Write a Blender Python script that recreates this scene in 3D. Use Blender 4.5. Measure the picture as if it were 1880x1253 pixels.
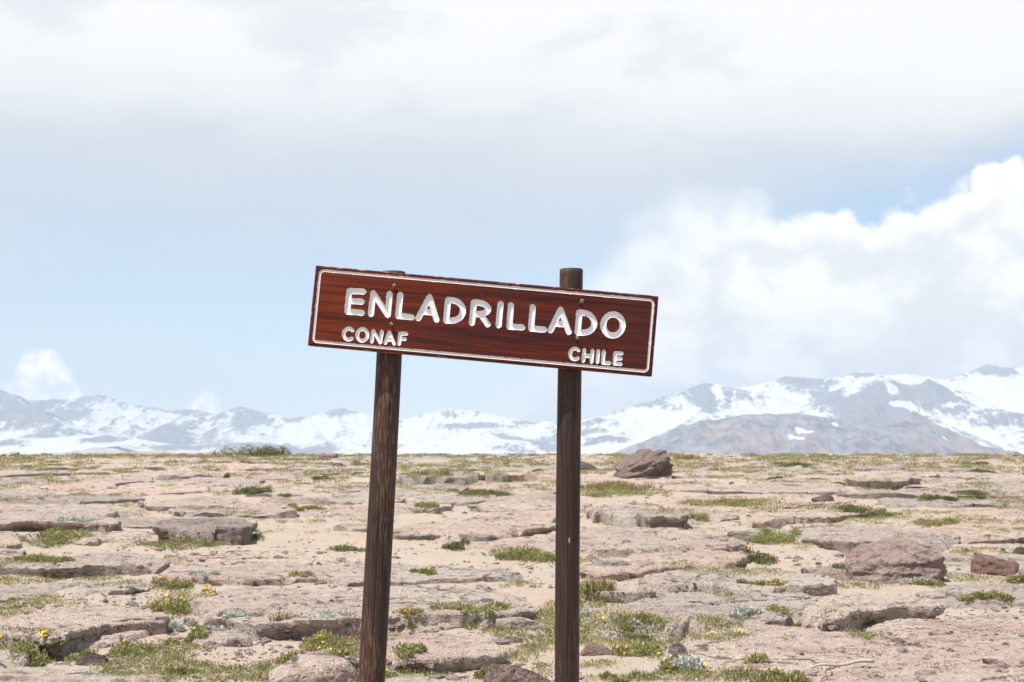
import bpy, bmesh, math, random
import numpy as np
from mathutils import Vector
from math import radians, tan, sin, cos, atan2, asin, pi

for o in list(bpy.data.objects):
    bpy.data.objects.remove(o)
SC = bpy.context.scene
COL = SC.collection

# ------------------------------------------------------------------ camera
W0, H0 = 1880.0, 1253.0            # photograph pixels, used to measure directions
LENS, SENSOR = 50.0, 36.0
FPX = W0 * LENS / SENSOR
EYE = 1.5
PITCH = math.atan((835 - H0 / 2) / FPX)
cam_d = bpy.data.cameras.new('camera')
cam_d.lens = LENS; cam_d.sensor_width = SENSOR; cam_d.sensor_fit = 'HORIZONTAL'
cam_d.clip_start = 0.05; cam_d.clip_end = 90000
cam_d.dof.use_dof = True; cam_d.dof.focus_distance = 6.5; cam_d.dof.aperture_fstop = 8.0
cam = bpy.data.objects.new('camera', cam_d)
cam.location = (0, 0, EYE); cam.rotation_euler = (pi / 2 + PITCH, 0, 0)
COL.objects.link(cam); SC.camera = cam

def ray(px, py):
    """unit direction of a photograph pixel"""
    a = (px - W0 / 2) / FPX; b = (H0 / 2 - py) / FPX
    d = np.array([a, cos(PITCH) - b * sin(PITCH), sin(PITCH) + b * cos(PITCH)])
    return d / np.linalg.norm(d)
def azel(px, py):
    d = ray(px, py)
    return atan2(d[0], d[1]), asin(d[2])

# ------------------------------------------------------------------ sun
SUN = Vector((-1.15, -1.0, 3.5)).normalized()
sun_d = bpy.data.lights.new('sun', 'SUN')
sun_d.energy = 5.0; sun_d.angle = radians(0.53); sun_d.color = (1.0, 0.965, 0.91)
sun = bpy.data.objects.new('sun', sun_d)
sun.rotation_euler = SUN.to_track_quat('Z', 'Y').to_euler()
sun.location = (-20, -8, 60)
COL.objects.link(sun)

# ------------------------------------------------------------------ node helper
class NG:
    def __init__(s, tree):
        s.t = tree; s.n = tree.nodes; s.l = tree.links
    def node(s, ty, **kw):
        n = s.n.new(ty)
        for k, v in kw.items():
            setattr(n, k, v)
        return n
    def put(s, sock, v):
        if isinstance(v, bpy.types.NodeSocket):
            s.l.new(v, sock)
        elif v is not None:
            if isinstance(v, (tuple, list)) and len(v) == 3 and sock.type == 'RGBA':
                v = (*v, 1)
            sock.default_value = v
    def m(s, op, a, b=None, c=None, clamp=False):
        n = s.node('ShaderNodeMath', operation=op, use_clamp=clamp)
        s.put(n.inputs[0], a)
        if b is not None: s.put(n.inputs[1], b)
        if c is not None: s.put(n.inputs[2], c)
        return n.outputs[0]
    def vm(s, op, a, b=None):
        n = s.node('ShaderNodeVectorMath', operation=op)
        s.put(n.inputs[0], a)
        if b is not None: s.put(n.inputs[1], b)
        return n.outputs[0]
    def sm(s, x, lo, hi, a=0.0, b=1.0, kind='SMOOTHSTEP'):
        n = s.node('ShaderNodeMapRange', interpolation_type=kind, clamp=True)
        s.put(n.inputs['Value'], x); s.put(n.inputs['From Min'], lo); s.put(n.inputs['From Max'], hi)
        s.put(n.inputs['To Min'], a); s.put(n.inputs['To Max'], b)
        return n.outputs[0]
    def noise(s, vec, scale, detail=4, rough=0.5, dist=0.0):
        n = s.node('ShaderNodeTexNoise')
        s.put(n.inputs['Vector'], vec); s.put(n.inputs['Scale'], scale)
        s.put(n.inputs['Detail'], detail); s.put(n.inputs['Roughness'], rough); s.put(n.inputs['Distortion'], dist)
        return n.outputs[0]
    def voro(s, vec, scale, feat='F1'):
        n = s.node('ShaderNodeTexVoronoi', feature=feat)
        s.put(n.inputs['Vector'], vec); s.put(n.inputs['Scale'], scale)
        return n.outputs['Distance']
    def mix(s, f, a, b):
        n = s.node('ShaderNodeMix', data_type='RGBA')
        s.put(n.inputs[0], f); s.put(n.inputs[6], a); s.put(n.inputs[7], b)
        return n.outputs[2]
    def curve(s, x, pts):
        n = s.node('ShaderNodeFloatCurve')
        c = n.mapping.curves[0]
        n.mapping.clip_min_x = 0; n.mapping.clip_max_x = 1; n.mapping.clip_min_y = 0; n.mapping.clip_max_y = 1
        while len(c.points) < len(pts):
            c.points.new(0.5, 0.5)
        for p, (u, v) in zip(c.points, pts):
            p.location = (u, v); p.handle_type = 'AUTO_CLAMPED'
        n.mapping.update()
        s.put(n.inputs['Value'], x)
        return n.outputs[0]
    def scale(s, vec, xyz):
        return s.vm('MULTIPLY', vec, xyz)

# ------------------------------------------------------------------ world: clear sky with clouds in it
world = bpy.data.worlds.new('World'); SC.world = world; world.use_nodes = True
g = NG(world.node_tree); g.n.clear()
STR = 0.118
sky = g.node('ShaderNodeTexSky', sky_type='NISHITA', sun_disc=False)
sky.sun_elevation = asin(SUN.z); sky.sun_rotation = atan2(SUN.x, SUN.y)
sky.altitude = 2300; sky.air_density = 1.0; sky.dust_density = 1.0; sky.ozone_density = 1.0
dirv = g.node('ShaderNodeTexCoord').outputs['Generated']
sep = g.node('ShaderNodeSeparateXYZ'); g.put(sep.inputs[0], dirv)
az = g.m('ARCTAN2', sep.outputs[0], sep.outputs[1])
el = g.m('ARCSINE', sep.outputs[2])
AZ0, AZ1, EL1 = -0.6, 0.6, 0.4
azn = g.sm(az, AZ0, AZ1, kind='LINEAR')
def sky_curve(pts):
    q = []
    for px, py in pts:
        a, e = azel(px, py)
        q.append(((a - AZ0) / (AZ1 - AZ0), max(0, e / EL1)))
    return g.m('MULTIPLY', g.curve(azn, q), EL1)
P = 1.0 / FPX                                            # one photograph pixel in radians
n_big = g.noise(g.scale(dirv, (3, 3, 7)), 1.0, 5, 0.5, 0.4)
n_mid = g.noise(g.scale(dirv, (9, 9, 22)), 1.0, 6, 0.55, 0.3)
n_bil = g.noise(g.scale(dirv, (26, 26, 34)), 1.0, 7, 0.58, 0.25)
v_b1 = g.voro(g.scale(dirv, (24, 24, 24)), 1.0, 'F1')
v_b2 = g.voro(g.scale(dirv, (58, 58, 58)), 1.0, 'F1')
n_fine = g.noise(g.scale(dirv, (60, 60, 80)), 1.0, 5, 0.55, 0.2)
# high veil: its lower border and how softly it ends
vb = sky_curve([(-900, 420), (-300, 430), (0, 430), (500, 430), (900, 430), (1200, 395), (1450, 350), (1700, 308), (1880, 276), (2300, 240), (2800, 300)])
vs = g.curve(azn, [(0, 0.40), (0.25, 0.40), (0.5, 0.36), (0.62, 0.26), (0.72, 0.13), (0.78, 0.09), (0.85, 0.10), (1, 0.3)])
vs = g.m('MULTIPLY', vs, 0.28)
elw = g.m('ADD', el, g.m('MULTIPLY', g.m('SUBTRACT', n_big, 0.5), 0.05))
elw = g.m('ADD', elw, g.m('MULTIPLY', g.m('SUBTRACT', n_mid, 0.5), 0.035))
veil = g.sm(elw, g.m('SUBTRACT', vb, vs), g.m('ADD', vb, vs))
# towards the top of the picture and beyond the sheet breaks into lit white cloud
white = g.sm(elw, azel(940, 330)[1], azel(940, 60)[1])
white = g.m('MULTIPLY', white, g.sm(n_mid, 0.32, 0.52, 0.45, 1.0))
wn = g.sm(az, azel(900, 600)[0], azel(1880, 600)[0], 0.0, 0.35)
white = g.m('ADD', white, g.m('MULTIPLY', wn, g.sm(elw, azel(940, 420)[1], azel(940, 200)[1])), clamp=True)
veil_c = g.mix(white, (0.715, 0.755, 0.80), (1.0, 1.0, 0.99))
hole = g.m('MULTIPLY', g.sm(g.m('ADD', g.m('MULTIPLY', n_mid, 0.5), g.m('MULTIPLY', n_big, 0.5)), 0.35, 0.47), g.sm(el, azel(940, 20)[1], azel(940, -260)[1]))
veil = g.m('MULTIPLY', veil, g.m('SUBTRACT', 1.0, g.m('MULTIPLY', hole, 0.92)))
# cumulus bank on the right, smaller heaps low on the left
bank_top = sky_curve([(-700, 700), (-300, 650), (-60, 690), (0, 690), (45, 680), (92, 640), (130, 672), (165, 745), (300, 790), (372, 741), (420, 790), (600, 775), (680, 745), (760, 790),
                      (930, 730), (990, 670), (1080, 560), (1140, 490), (1230, 405), (1370, 372), (1480, 388), (1560, 380), (1640, 368), (1700, 342), (1780, 322), (1850, 300), (1920, 290), (2200, 350), (2800, 500)])
heap_top = sky_curve([(-700, 760), (-300, 700), (-60, 735), (0, 700), (30, 690), (42, 655), (70, 640), (96, 626), (115, 648), (138, 680), (158, 722), (215, 752), (300, 780), (340, 756), (372, 733), (405, 750), (430, 800), (900, 840), (2800, 840)])
lump = g.m('ADD', g.m('MULTIPLY', g.m('SUBTRACT', v_b1, 0.42), 70 * P), g.m('MULTIPLY', g.m('SUBTRACT', v_b2, 0.42), 38 * P))
bil = g.m('ADD', lump, g.m('ADD', g.m('MULTIPLY', g.m('SUBTRACT', n_bil, 0.5), 50 * P), g.m('MULTIPLY', g.m('SUBTRACT', n_fine, 0.5), 40 * P)))
elb = g.m('ADD', el, bil)
bsoft = g.curve(azn, [(0, 0.25), (0.3, 0.2), (0.45, 0.5), (0.56, 0.95), (0.62, 0.75), (0.66, 0.30), (0.70, 0.15), (0.8, 0.13), (1, 0.3)])
bsoft = g.m('MULTIPLY', bsoft, 90 * P)
bank = g.sm(g.m('SUBTRACT', bank_top, elb), g.m('MULTIPLY', bsoft, -1.0), bsoft)
bank = g.m('MULTIPLY', bank, g.sm(el, azel(940, 850)[1], azel(940, 720)[1], 0.45, 1.0))
lit = g.m('MULTIPLY', g.sm(g.m('ADD', n_bil, g.m('MULTIPLY', g.m('SUBTRACT', 0.45, v_b1), 0.35)), 0.34, 0.60, 0.2, 1.0), g.sm(n_mid, 0.34, 0.58, 0.3, 1.0))
lit = g.m('MAXIMUM', lit, g.sm(g.m('SUBTRACT', bank_top, elb), 90 * P, 15 * P))
bank_c = g.mix(lit, (0.87, 0.885, 0.915), (1.20, 1.19, 1.13))
# blue air: Nishita plus a thin milky layer
thin = g.sm(g.m('ADD', n_big, g.m('MULTIPLY', n_mid, 0.4)), 0.4, 0.95, 0.10, 0.30)
def emi(c):                                             # cloud radiance in the same units as the sky node
    return g.vm('MULTIPLY', c, (0.672 / STR, 0.672 / STR, 0.672 / STR))
base = g.mix(thin, g.vm('MULTIPLY', sky.outputs[0], (0.98, 1.0, 0.93)), emi(g.mix(0.0, (0.76, 0.83, 0.90), (1, 1, 1))))
c1 = g.mix(veil, base, emi(veil_c))
heap = g.sm(g.m('SUBTRACT', heap_top, g.m('ADD', el, g.m('ADD', g.m('MULTIPLY', g.m('SUBTRACT', n_fine, 0.5), 70 * P), lump))), -14 * P, 16 * P)
c2 = g.mix(bank, c1, emi(bank_c))
c2 = g.mix(heap, c2, emi(g.mix(g.sm(n_fine, 0.35, 0.6), (1.15, 1.17, 1.2), (1.75, 1.72, 1.65))))
bg = g.node('ShaderNodeBackground'); g.put(bg.inputs[0], c2); bg.inputs[1].default_value = STR
wo = g.node('ShaderNodeOutputWorld'); g.l.new(bg.outputs[0], wo.inputs[0])

# ------------------------------------------------------------------ view, sampling
SC.view_settings.view_transform = 'Standard'; SC.view_settings.look = 'None'
SC.view_settings.exposure = 0.65; SC.view_settings.gamma = 1.0; SC.view_settings.use_curve_mapping = False
SC.render.engine = 'CYCLES'
cy = SC.cycles
cy.use_denoising = True; cy.max_bounces = 4; cy.diffuse_bounces = 2; cy.glossy_bounces = 2; cy.transmission_bounces = 2
cy.volume_bounces = 1; cy.sample_clamp_indirect = 6.0

# ------------------------------------------------------------------ numpy noise
def _h(ix, iy, iz, seed):
    with np.errstate(over='ignore'):
        h = ix.astype(np.uint32) * np.uint32(374761393) + iy.astype(np.uint32) * np.uint32(668265263) + iz.astype(np.uint32) * np.uint32(2147483647 & 1274126177) + np.uint32((seed * 974711 + 12345) & 0xffffffff)
        h = (h ^ (h >> np.uint32(13))) * np.uint32(1274126177)
        h = (h ^ (h >> np.uint32(15))) * np.uint32(2246822519)
        h = h ^ (h >> np.uint32(16))
    return h.astype(np.float64) / 4294967295.0 * 2 - 1
def vnoise(x, y, z=None, seed=0):
    x = np.asarray(x, float); y = np.asarray(y, float)
    z = np.zeros_like(x) if z is None else np.asarray(z, float)
    fx, fy, fz = np.floor(x), np.floor(y), np.floor(z)
    ix, iy, iz = fx.astype(np.int64), fy.astype(np.int64), fz.astype(np.int64)
    u, v, w = x - fx, y - fy, z - fz
    u = u * u * u * (u * (u * 6 - 15) + 10); v = v * v * v * (v * (v * 6 - 15) + 10); w = w * w * (3 - 2 * w)
    flat = not np.any(w)
    def lay(kz):
        a = _h(ix, iy, kz, seed); b = _h(ix + 1, iy, kz, seed); c = _h(ix, iy + 1, kz, seed); d = _h(ix + 1, iy + 1, kz, seed)
        return (a + (b - a) * u) * (1 - v) + (c + (d - c) * u) * v
    l0 = lay(iz)
    if flat: return l0
    return l0 * (1 - w) + lay(iz + 1) * w
def fbm(x, y, z=None, o=4, seed=0, gain=0.5, lac=2.03):
    r = 0; a = 1.0; f = 1.0; t = 0
    for k in range(o):
        r = r + a * vnoise(np.asarray(x) * f + 17.3 * k, np.asarray(y) * f - 9.1 * k, None if z is None else np.asarray(z) * f + 3.7 * k, seed + k)
        t += a; a *= gain; f *= lac
    return r / t
def ridged(x, y, o=5, seed=0, gain=0.5):
    r = 0; a = 1.0; f = 1.0; t = 0
    for k in range(o):
        r = r + a * (1 - 2 * np.abs(vnoise(x * f + 5.3 * k, y * f + 2.7 * k, None, seed + k)))
        t += a; a *= gain; f *= 2.07
    return r / t
def sstep(x, a, b):
    t = np.clip((x - a) / (b - a), 0, 1)
    return t * t * (3 - 2 * t)

# ------------------------------------------------------------------ object helpers
def raw_mesh(name, V, faces, smooth=True):
    """faces: list of int arrays (n,3) / (n,4)"""
    me = bpy.data.meshes.new(name)
    V = np.ascontiguousarray(V, dtype=np.float32)
    if not isinstance(faces, (list, tuple)): faces = [faces]
    faces = [np.asarray(f, dtype=np.int32) for f in faces if len(f)]
    idx = np.concatenate([f.ravel() for f in faces])
    cnt = np.concatenate([np.full(len(f), f.shape[1], np.int32) for f in faces])
    st = np.concatenate([[0], np.cumsum(cnt)[:-1]]).astype(np.int32)
    me.vertices.add(len(V)); me.vertices.foreach_set('co', V.ravel())
    me.loops.add(len(idx)); me.loops.foreach_set('vertex_index', idx)
    me.polygons.add(len(cnt)); me.polygons.foreach_set('loop_start', st)
    me.update(calc_edges=True)
    me.validate(clean_customdata=False)
    me.polygons.foreach_set('use_smooth', np.full(len(me.polygons), smooth, bool))
    return me
def crisp(me, deg=32):
    me.set_sharp_from_angle(angle=radians(deg))
    return me
def attr(me, name, vals):
    a = me.attributes.new(name, 'FLOAT', 'POINT')
    a.data.foreach_set('value', np.ascontiguousarray(vals, dtype=np.float32))
def link(name, me, mat, parent=None, loc=(0, 0, 0)):
    o = bpy.data.objects.new(name, me); COL.objects.link(o)
    if mat is not None and me is not None and len(me.materials) == 0: me.materials.append(mat)
    o.location = loc
    if parent is not None: o.parent = parent
    return o
def tag(o, label=None, cat=None, group=None, kind=None):
    if label: o['label'] = label
    if cat: o['category'] = cat
    if group: o['group'] = group
    if kind: o['kind'] = kind
    return o
def empty(name, loc):
    o = bpy.data.objects.new(name, None); COL.objects.link(o); o.location = loc
    return o
def grid_faces(nu, nv, wrap=False):
    """vertex index i*nv+j ; i<nu, j<nv ; wrap joins the last j to the first"""
    jn = nv if wrap else nv - 1
    i, j = np.meshgrid(np.arange(nu - 1), np.arange(jn), indexing='ij')
    j2 = (j + 1) % nv
    return np.stack([i * nv + j, i * nv + j2, (i + 1) * nv + j2, (i + 1) * nv + j], -1).reshape(-1, 4)

# ------------------------------------------------------------------ materials
def mat_new(name):
    m = bpy.data.materials.new(name); m.use_nodes = True
    q = NG(m.node_tree); q.n.clear()
    out = q.node('ShaderNodeOutputMaterial'); b = q.node('ShaderNodeBsdfPrincipled')
    q.l.new(b.outputs[0], out.inputs[0])
    return m, q, b, out
def bump(q, b, h, strength, dist, prev=None):
    n = q.node('ShaderNodeBump'); n.inputs['Strength'].default_value = strength; n.inputs['Distance'].default_value = dist
    q.put(n.inputs['Height'], h)
    if prev is not None: q.l.new(prev, n.inputs['Normal'])
    q.l.new(n.outputs[0], b.inputs['Normal'])
    return n.outputs[0]
def rock_mat(name, pal, speck=0.5, dark=(0.12, 0.095, 0.085), tint_rand=0.10):
    m, q, b, out = mat_new(name)
    pos = q.node('ShaderNodeNewGeometry').outputs['Position']
    rnd = q.node('ShaderNodeObjectInfo').outputs['Random']
    nA = q.noise(q.scale(pos, (0.55, 0.8, 2.0)), 1.0, 5, 0.6, 0.6)
    nB = q.noise(q.scale(pos, (1.6, 2.6, 6)), 1.0, 6, 0.65, 0.4)
    nC = q.noise(pos, 9.0, 6, 0.7)
    nD = q.noise(pos, 55.0, 3, 0.6)
    c = q.mix(q.sm(nA, 0.35, 0.65), pal[0], pal[1])
    c = q.mix(q.m('MULTIPLY', q.sm(nB, 0.50, 0.66), 0.8), c, pal[2])          # reddish streaks
    c = q.mix(q.m('MULTIPLY', q.sm(nC, 0.52, 0.66), 0.5), c, pal[3])          # grey lichen
    c = q.mix(q.m('MULTIPLY', q.sm(nC, 0.46, 0.30), 0.45), c, pal[4])          # pale bloom
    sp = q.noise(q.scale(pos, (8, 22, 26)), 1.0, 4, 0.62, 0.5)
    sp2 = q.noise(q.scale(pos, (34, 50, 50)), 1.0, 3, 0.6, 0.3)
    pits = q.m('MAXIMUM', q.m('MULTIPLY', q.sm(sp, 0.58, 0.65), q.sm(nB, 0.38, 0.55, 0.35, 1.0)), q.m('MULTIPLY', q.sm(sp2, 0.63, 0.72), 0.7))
    c = q.mix(q.m('MULTIPLY', pits, speck), c, dark)  # dark flecks: shade of pits and ledges painted into the colour
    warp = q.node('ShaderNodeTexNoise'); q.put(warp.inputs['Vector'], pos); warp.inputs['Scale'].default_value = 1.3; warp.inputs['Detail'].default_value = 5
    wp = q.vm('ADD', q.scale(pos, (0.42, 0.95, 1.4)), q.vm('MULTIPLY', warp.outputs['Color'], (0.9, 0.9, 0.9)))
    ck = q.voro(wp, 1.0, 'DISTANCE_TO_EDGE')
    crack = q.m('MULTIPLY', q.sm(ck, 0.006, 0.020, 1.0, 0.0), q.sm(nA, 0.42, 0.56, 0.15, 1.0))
    c = q.mix(q.m('MULTIPLY', crack, 0.8), c, (0.085, 0.065, 0.055))  # cracks drawn dark: soil fill plus crack shade painted into the colour
    c = q.mix(q.sm(nD, 0.40, 0.75, 0.0, 0.20), c, (0.25, 0.20, 0.17))
    v = q.node('ShaderNodeHueSaturation'); q.put(v.inputs['Color'], c)
    q.put(v.inputs['Value'], q.sm(rnd, 0, 1, 1 - tint_rand, 1 + tint_rand, 'LINEAR'))
    q.put(v.inputs['Saturation'], q.sm(rnd, 0.2, 0.9, 0.85, 1.12, 'LINEAR'))
    q.l.new(v.outputs[0], b.inputs['Base Color'])
    b.inputs['Roughness'].default_value = 0.92; b.inputs['Specular IOR Level'].default_value = 0.2
    p = bump(q, b, q.m('ADD', nC, q.m('MULTIPLY', nB, 0.8)), 0.9, 0.12)
    p = bump(q, b, crack, -0.8, 0.05, p)
    p = bump(q, b, q.m('SUBTRACT', nD, q.m('MULTIPLY', pits, 0.9)), 0.9, 0.03, p)
    return m
M = {}
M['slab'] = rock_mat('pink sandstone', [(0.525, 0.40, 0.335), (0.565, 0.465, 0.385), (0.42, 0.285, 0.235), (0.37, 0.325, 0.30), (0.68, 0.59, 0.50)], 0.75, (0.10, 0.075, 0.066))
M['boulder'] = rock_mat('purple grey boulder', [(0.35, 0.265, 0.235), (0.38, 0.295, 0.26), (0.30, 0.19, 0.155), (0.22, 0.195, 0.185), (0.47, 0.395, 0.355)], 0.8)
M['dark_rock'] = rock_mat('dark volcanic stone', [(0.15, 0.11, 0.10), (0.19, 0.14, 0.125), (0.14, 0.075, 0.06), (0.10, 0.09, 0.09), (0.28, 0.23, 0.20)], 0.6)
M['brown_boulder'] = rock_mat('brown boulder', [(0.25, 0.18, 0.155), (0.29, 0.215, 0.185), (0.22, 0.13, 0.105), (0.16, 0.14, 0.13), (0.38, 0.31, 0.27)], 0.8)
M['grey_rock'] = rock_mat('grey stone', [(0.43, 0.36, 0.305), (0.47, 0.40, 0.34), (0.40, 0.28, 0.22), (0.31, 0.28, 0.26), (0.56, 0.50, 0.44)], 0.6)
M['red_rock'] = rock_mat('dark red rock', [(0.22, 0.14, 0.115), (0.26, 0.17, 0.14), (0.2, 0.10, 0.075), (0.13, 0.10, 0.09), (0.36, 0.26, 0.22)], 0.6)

def soil_mat():
    m, q, b, out = mat_new('sandy soil')
    pos = q.node('ShaderNodeNewGeometry').outputs['Position']
    nA = q.noise(pos, 0.5, 5, 0.6); nB = q.noise(pos, 3.5, 6, 0.7); nC = q.noise(pos, 45, 4, 0.7); vo = q.voro(pos, 38)
    c = q.mix(q.sm(nA, 0.35, 0.65), (0.355, 0.297, 0.238), (0.36, 0.287, 0.228))
    c = q.mix(q.m('MULTIPLY', q.sm(nB, 0.5, 0.7), 0.6), c, (0.285, 0.225, 0.18))
    c = q.mix(q.m('MULTIPLY', q.sm(nC, 0.55, 0.7), 0.6), c, (0.27, 0.21, 0.165))
    c = q.mix(q.m('MULTIPLY', q.sm(nC, 0.45, 0.32), 0.5), c, (0.42, 0.36, 0.295))
    st = q.noise(q.scale(pos, (2.2, 7, 9)), 1.0, 5, 0.65, 0.5)
    c = q.mix(q.m('MULTIPLY', q.sm(st, 0.53, 0.63), 0.55), c, (0.37, 0.25, 0.20))
    c = q.mix(q.m('MULTIPLY', q.sm(st, 0.44, 0.34), 0.4), c, (0.33, 0.30, 0.27))
    ln = q.node('ShaderNodeVectorMath', operation='LENGTH'); q.put(ln.inputs[0], pos)
    far = q.sm(ln.outputs['Value'], 90, 900)
    c = q.mix(far, c, (0.23, 0.20, 0.16))
    q.put(b.inputs['Base Color'], c)
    b.inputs['Roughness'].default_value = 0.95; b.inputs['Specular IOR Level'].default_value = 0.15
    p = bump(q, b, nB, 0.6, 0.05)
    p = bump(q, b, q.m('ADD', nC, q.m('MULTIPLY', vo, 0.5)), 0.9, 0.015, p)
    return m
M['soil'] = soil_mat()

def mountain_mat(name, rockA, rockB, red=0.0):
    m, q, b, out = mat_new(name)
    pos = q.node('ShaderNodeNewGeometry').outputs['Position']
    a = q.node('ShaderNodeAttribute'); a.attribute_name = 'snow'
    n1 = q.noise(q.scale(pos, (0.006, 0.006, 0.012)), 1.0, 6, 0.65)
    n2 = q.noise(q.scale(pos, (0.022, 0.004, 0.014)), 1.0, 6, 0.68, 0.3)
    c = q.mix(q.sm(q.m('ADD', q.m('MULTIPLY', n1, 0.5), q.m('MULTIPLY', n2, 0.5)), 0.38, 0.62), rockA, rockB)
    if red: c = q.mix(q.m('MULTIPLY', q.sm(q.noise(q.scale(pos, (0.0016, 0.0016, 0.004)), 1.0, 3), 0.5, 0.62), red), c, (0.30, 0.17, 0.14))
    s = q.m('ADD', a.outputs['Fac'], q.m('MULTIPLY', q.m('SUBTRACT', q.m('ADD', n1, n2), 1.0), 0.34))
    s = q.sm(s, 0.34, 0.64)
    q.put(b.inputs['Base Color'], q.mix(s, c, (0.60, 0.61, 0.62)))
    b.inputs['Roughness'].default_value = 0.8; b.inputs['Specular IOR Level'].default_value = 0.2
    bump(q, b, q.m('ADD', n1, n2), 0.8, 30.0)
    return m

# ------------------------------------------------------------------ the plateau: height of the bare ground
PROF_D = np.array([-1e5, 0, 4, 6.5, 8.5, 12, 20, 30, 40, 50, 57, 62, 70, 85, 120, 200, 500, 1500, 4000, 1e5])
PROF_Z = np.array([0.0, 0, 0.0, 0.03, 0.10, 0.21, 0.44, 0.72, 0.98, 1.22, 1.36, 1.43, 1.40, 1.0, -2.0, -16, -70, -170, -250, -250])
_dd = np.linspace(0, 140, 1401); _zz = np.interp(_dd, PROF_D, PROF_Z)
_k = np.exp(-np.linspace(-2, 2, 41) ** 2); _k /= _k.sum()
_zs = np.convolve(np.pad(_zz, 20, mode='edge'), _k, 'valid')
_zs[-30:] = _zz[-30:]
def base_z(x, y):
    x = np.asarray(x, float); y = np.asarray(y, float)
    r = np.sqrt(np.where(y > 0, y, 0.3 * y) ** 2 + (0.33 * x) ** 2)
    z = np.where(r < 137, np.interp(r, _dd, _zs), np.interp(r, PROF_D, PROF_Z))
    near = sstep(r, 9, 30) * (1 - sstep(r, 100, 200))
    z = z + 0.07 * near * fbm(x * 0.11, y * 0.07, o=2, seed=3)
    z = z + 0.075 * sstep(r, 45, 60) * (1 - sstep(r, 80, 120)) * fbm(x * 0.5, y * 0.1, o=2, seed=5)
    return z
def ground_z(x, y):
    r = np.hypot(x, y)
    f = (1 - sstep(r, 70, 140))
    z = base_z(x, y)
    x = np.asarray(x, float); y = np.asarray(y, float)
    q = 4.2 * fbm(x * 0.42, y * 0.62, o=6, seed=11, gain=0.58)
    fr = q - np.floor(q)
    z = z + f * (0.022 * (np.floor(q) + sstep(fr, 0.93, 0.99)) + 0.03 * fbm(x * 0.9, y * 0.9, o=3, seed=13) + 0.014 * fbm(x * 4.5, y * 6, o=4, seed=15, gain=0.6))
    return z
_ts = np.concatenate([np.linspace(6, 20, 400), np.linspace(20.05, 75, 500)])
def at(px, py, lift=0.0):
    """where a sight line of the photograph meets the ground (raised by lift)"""
    d = ray(px, py); d = d / d[1]
    X = d[0] * _ts; Z = EYE + d[2] * _ts
    hit = np.nonzero(Z <= base_z(X, _ts) + lift)[0]
    k = hit[0] if len(hit) else len(_ts) - 130
    return np.array([X[k], _ts[k], Z[k]])

# ------------------------------------------------------------------ ground sheet
def make_ground():
    ang = np.concatenate([np.linspace(-pi, -0.62, 70, endpoint=False), np.linspace(-0.62, -0.46, 30, endpoint=False), np.linspace(-0.46, 0.46, 520, endpoint=False), np.linspace(0.46, 0.62, 30, endpoint=False), np.linspace(0.62, pi, 70, endpoint=False)])
    rad = np.concatenate([np.linspace(0.3, 5, 30, endpoint=False), np.geomspace(5, 7, 30, endpoint=False), np.geomspace(7, 66, 640, endpoint=False), np.geomspace(66, 75, 16, endpoint=False), np.geomspace(75, 21000, 90)])
    R, A = np.meshgrid(rad, ang, indexing='ij')
    X = R * np.sin(A); Y = R * np.cos(A)
    Z = ground_z(X, Y)
    V = np.stack([X, Y, Z], -1).reshape(-1, 3)
    F = grid_faces(len(rad), len(ang), wrap=True)
    V = np.vstack([V, [[0, 0, ground_z(np.array([0.0]), np.array([0.0]))[0]]]])
    c = len(V) - 1; na = len(ang)
    fan = np.stack([np.full(na, c), (np.arange(na) + 1) % na, np.arange(na)], -1)
    me = crisp(raw_mesh('ground', V, [F[:, ::-1], fan[:, ::-1]]))
    o = link('ground', me, M['soil']); o['kind'] = 'structure'
    return o
ground = make_ground()

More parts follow.
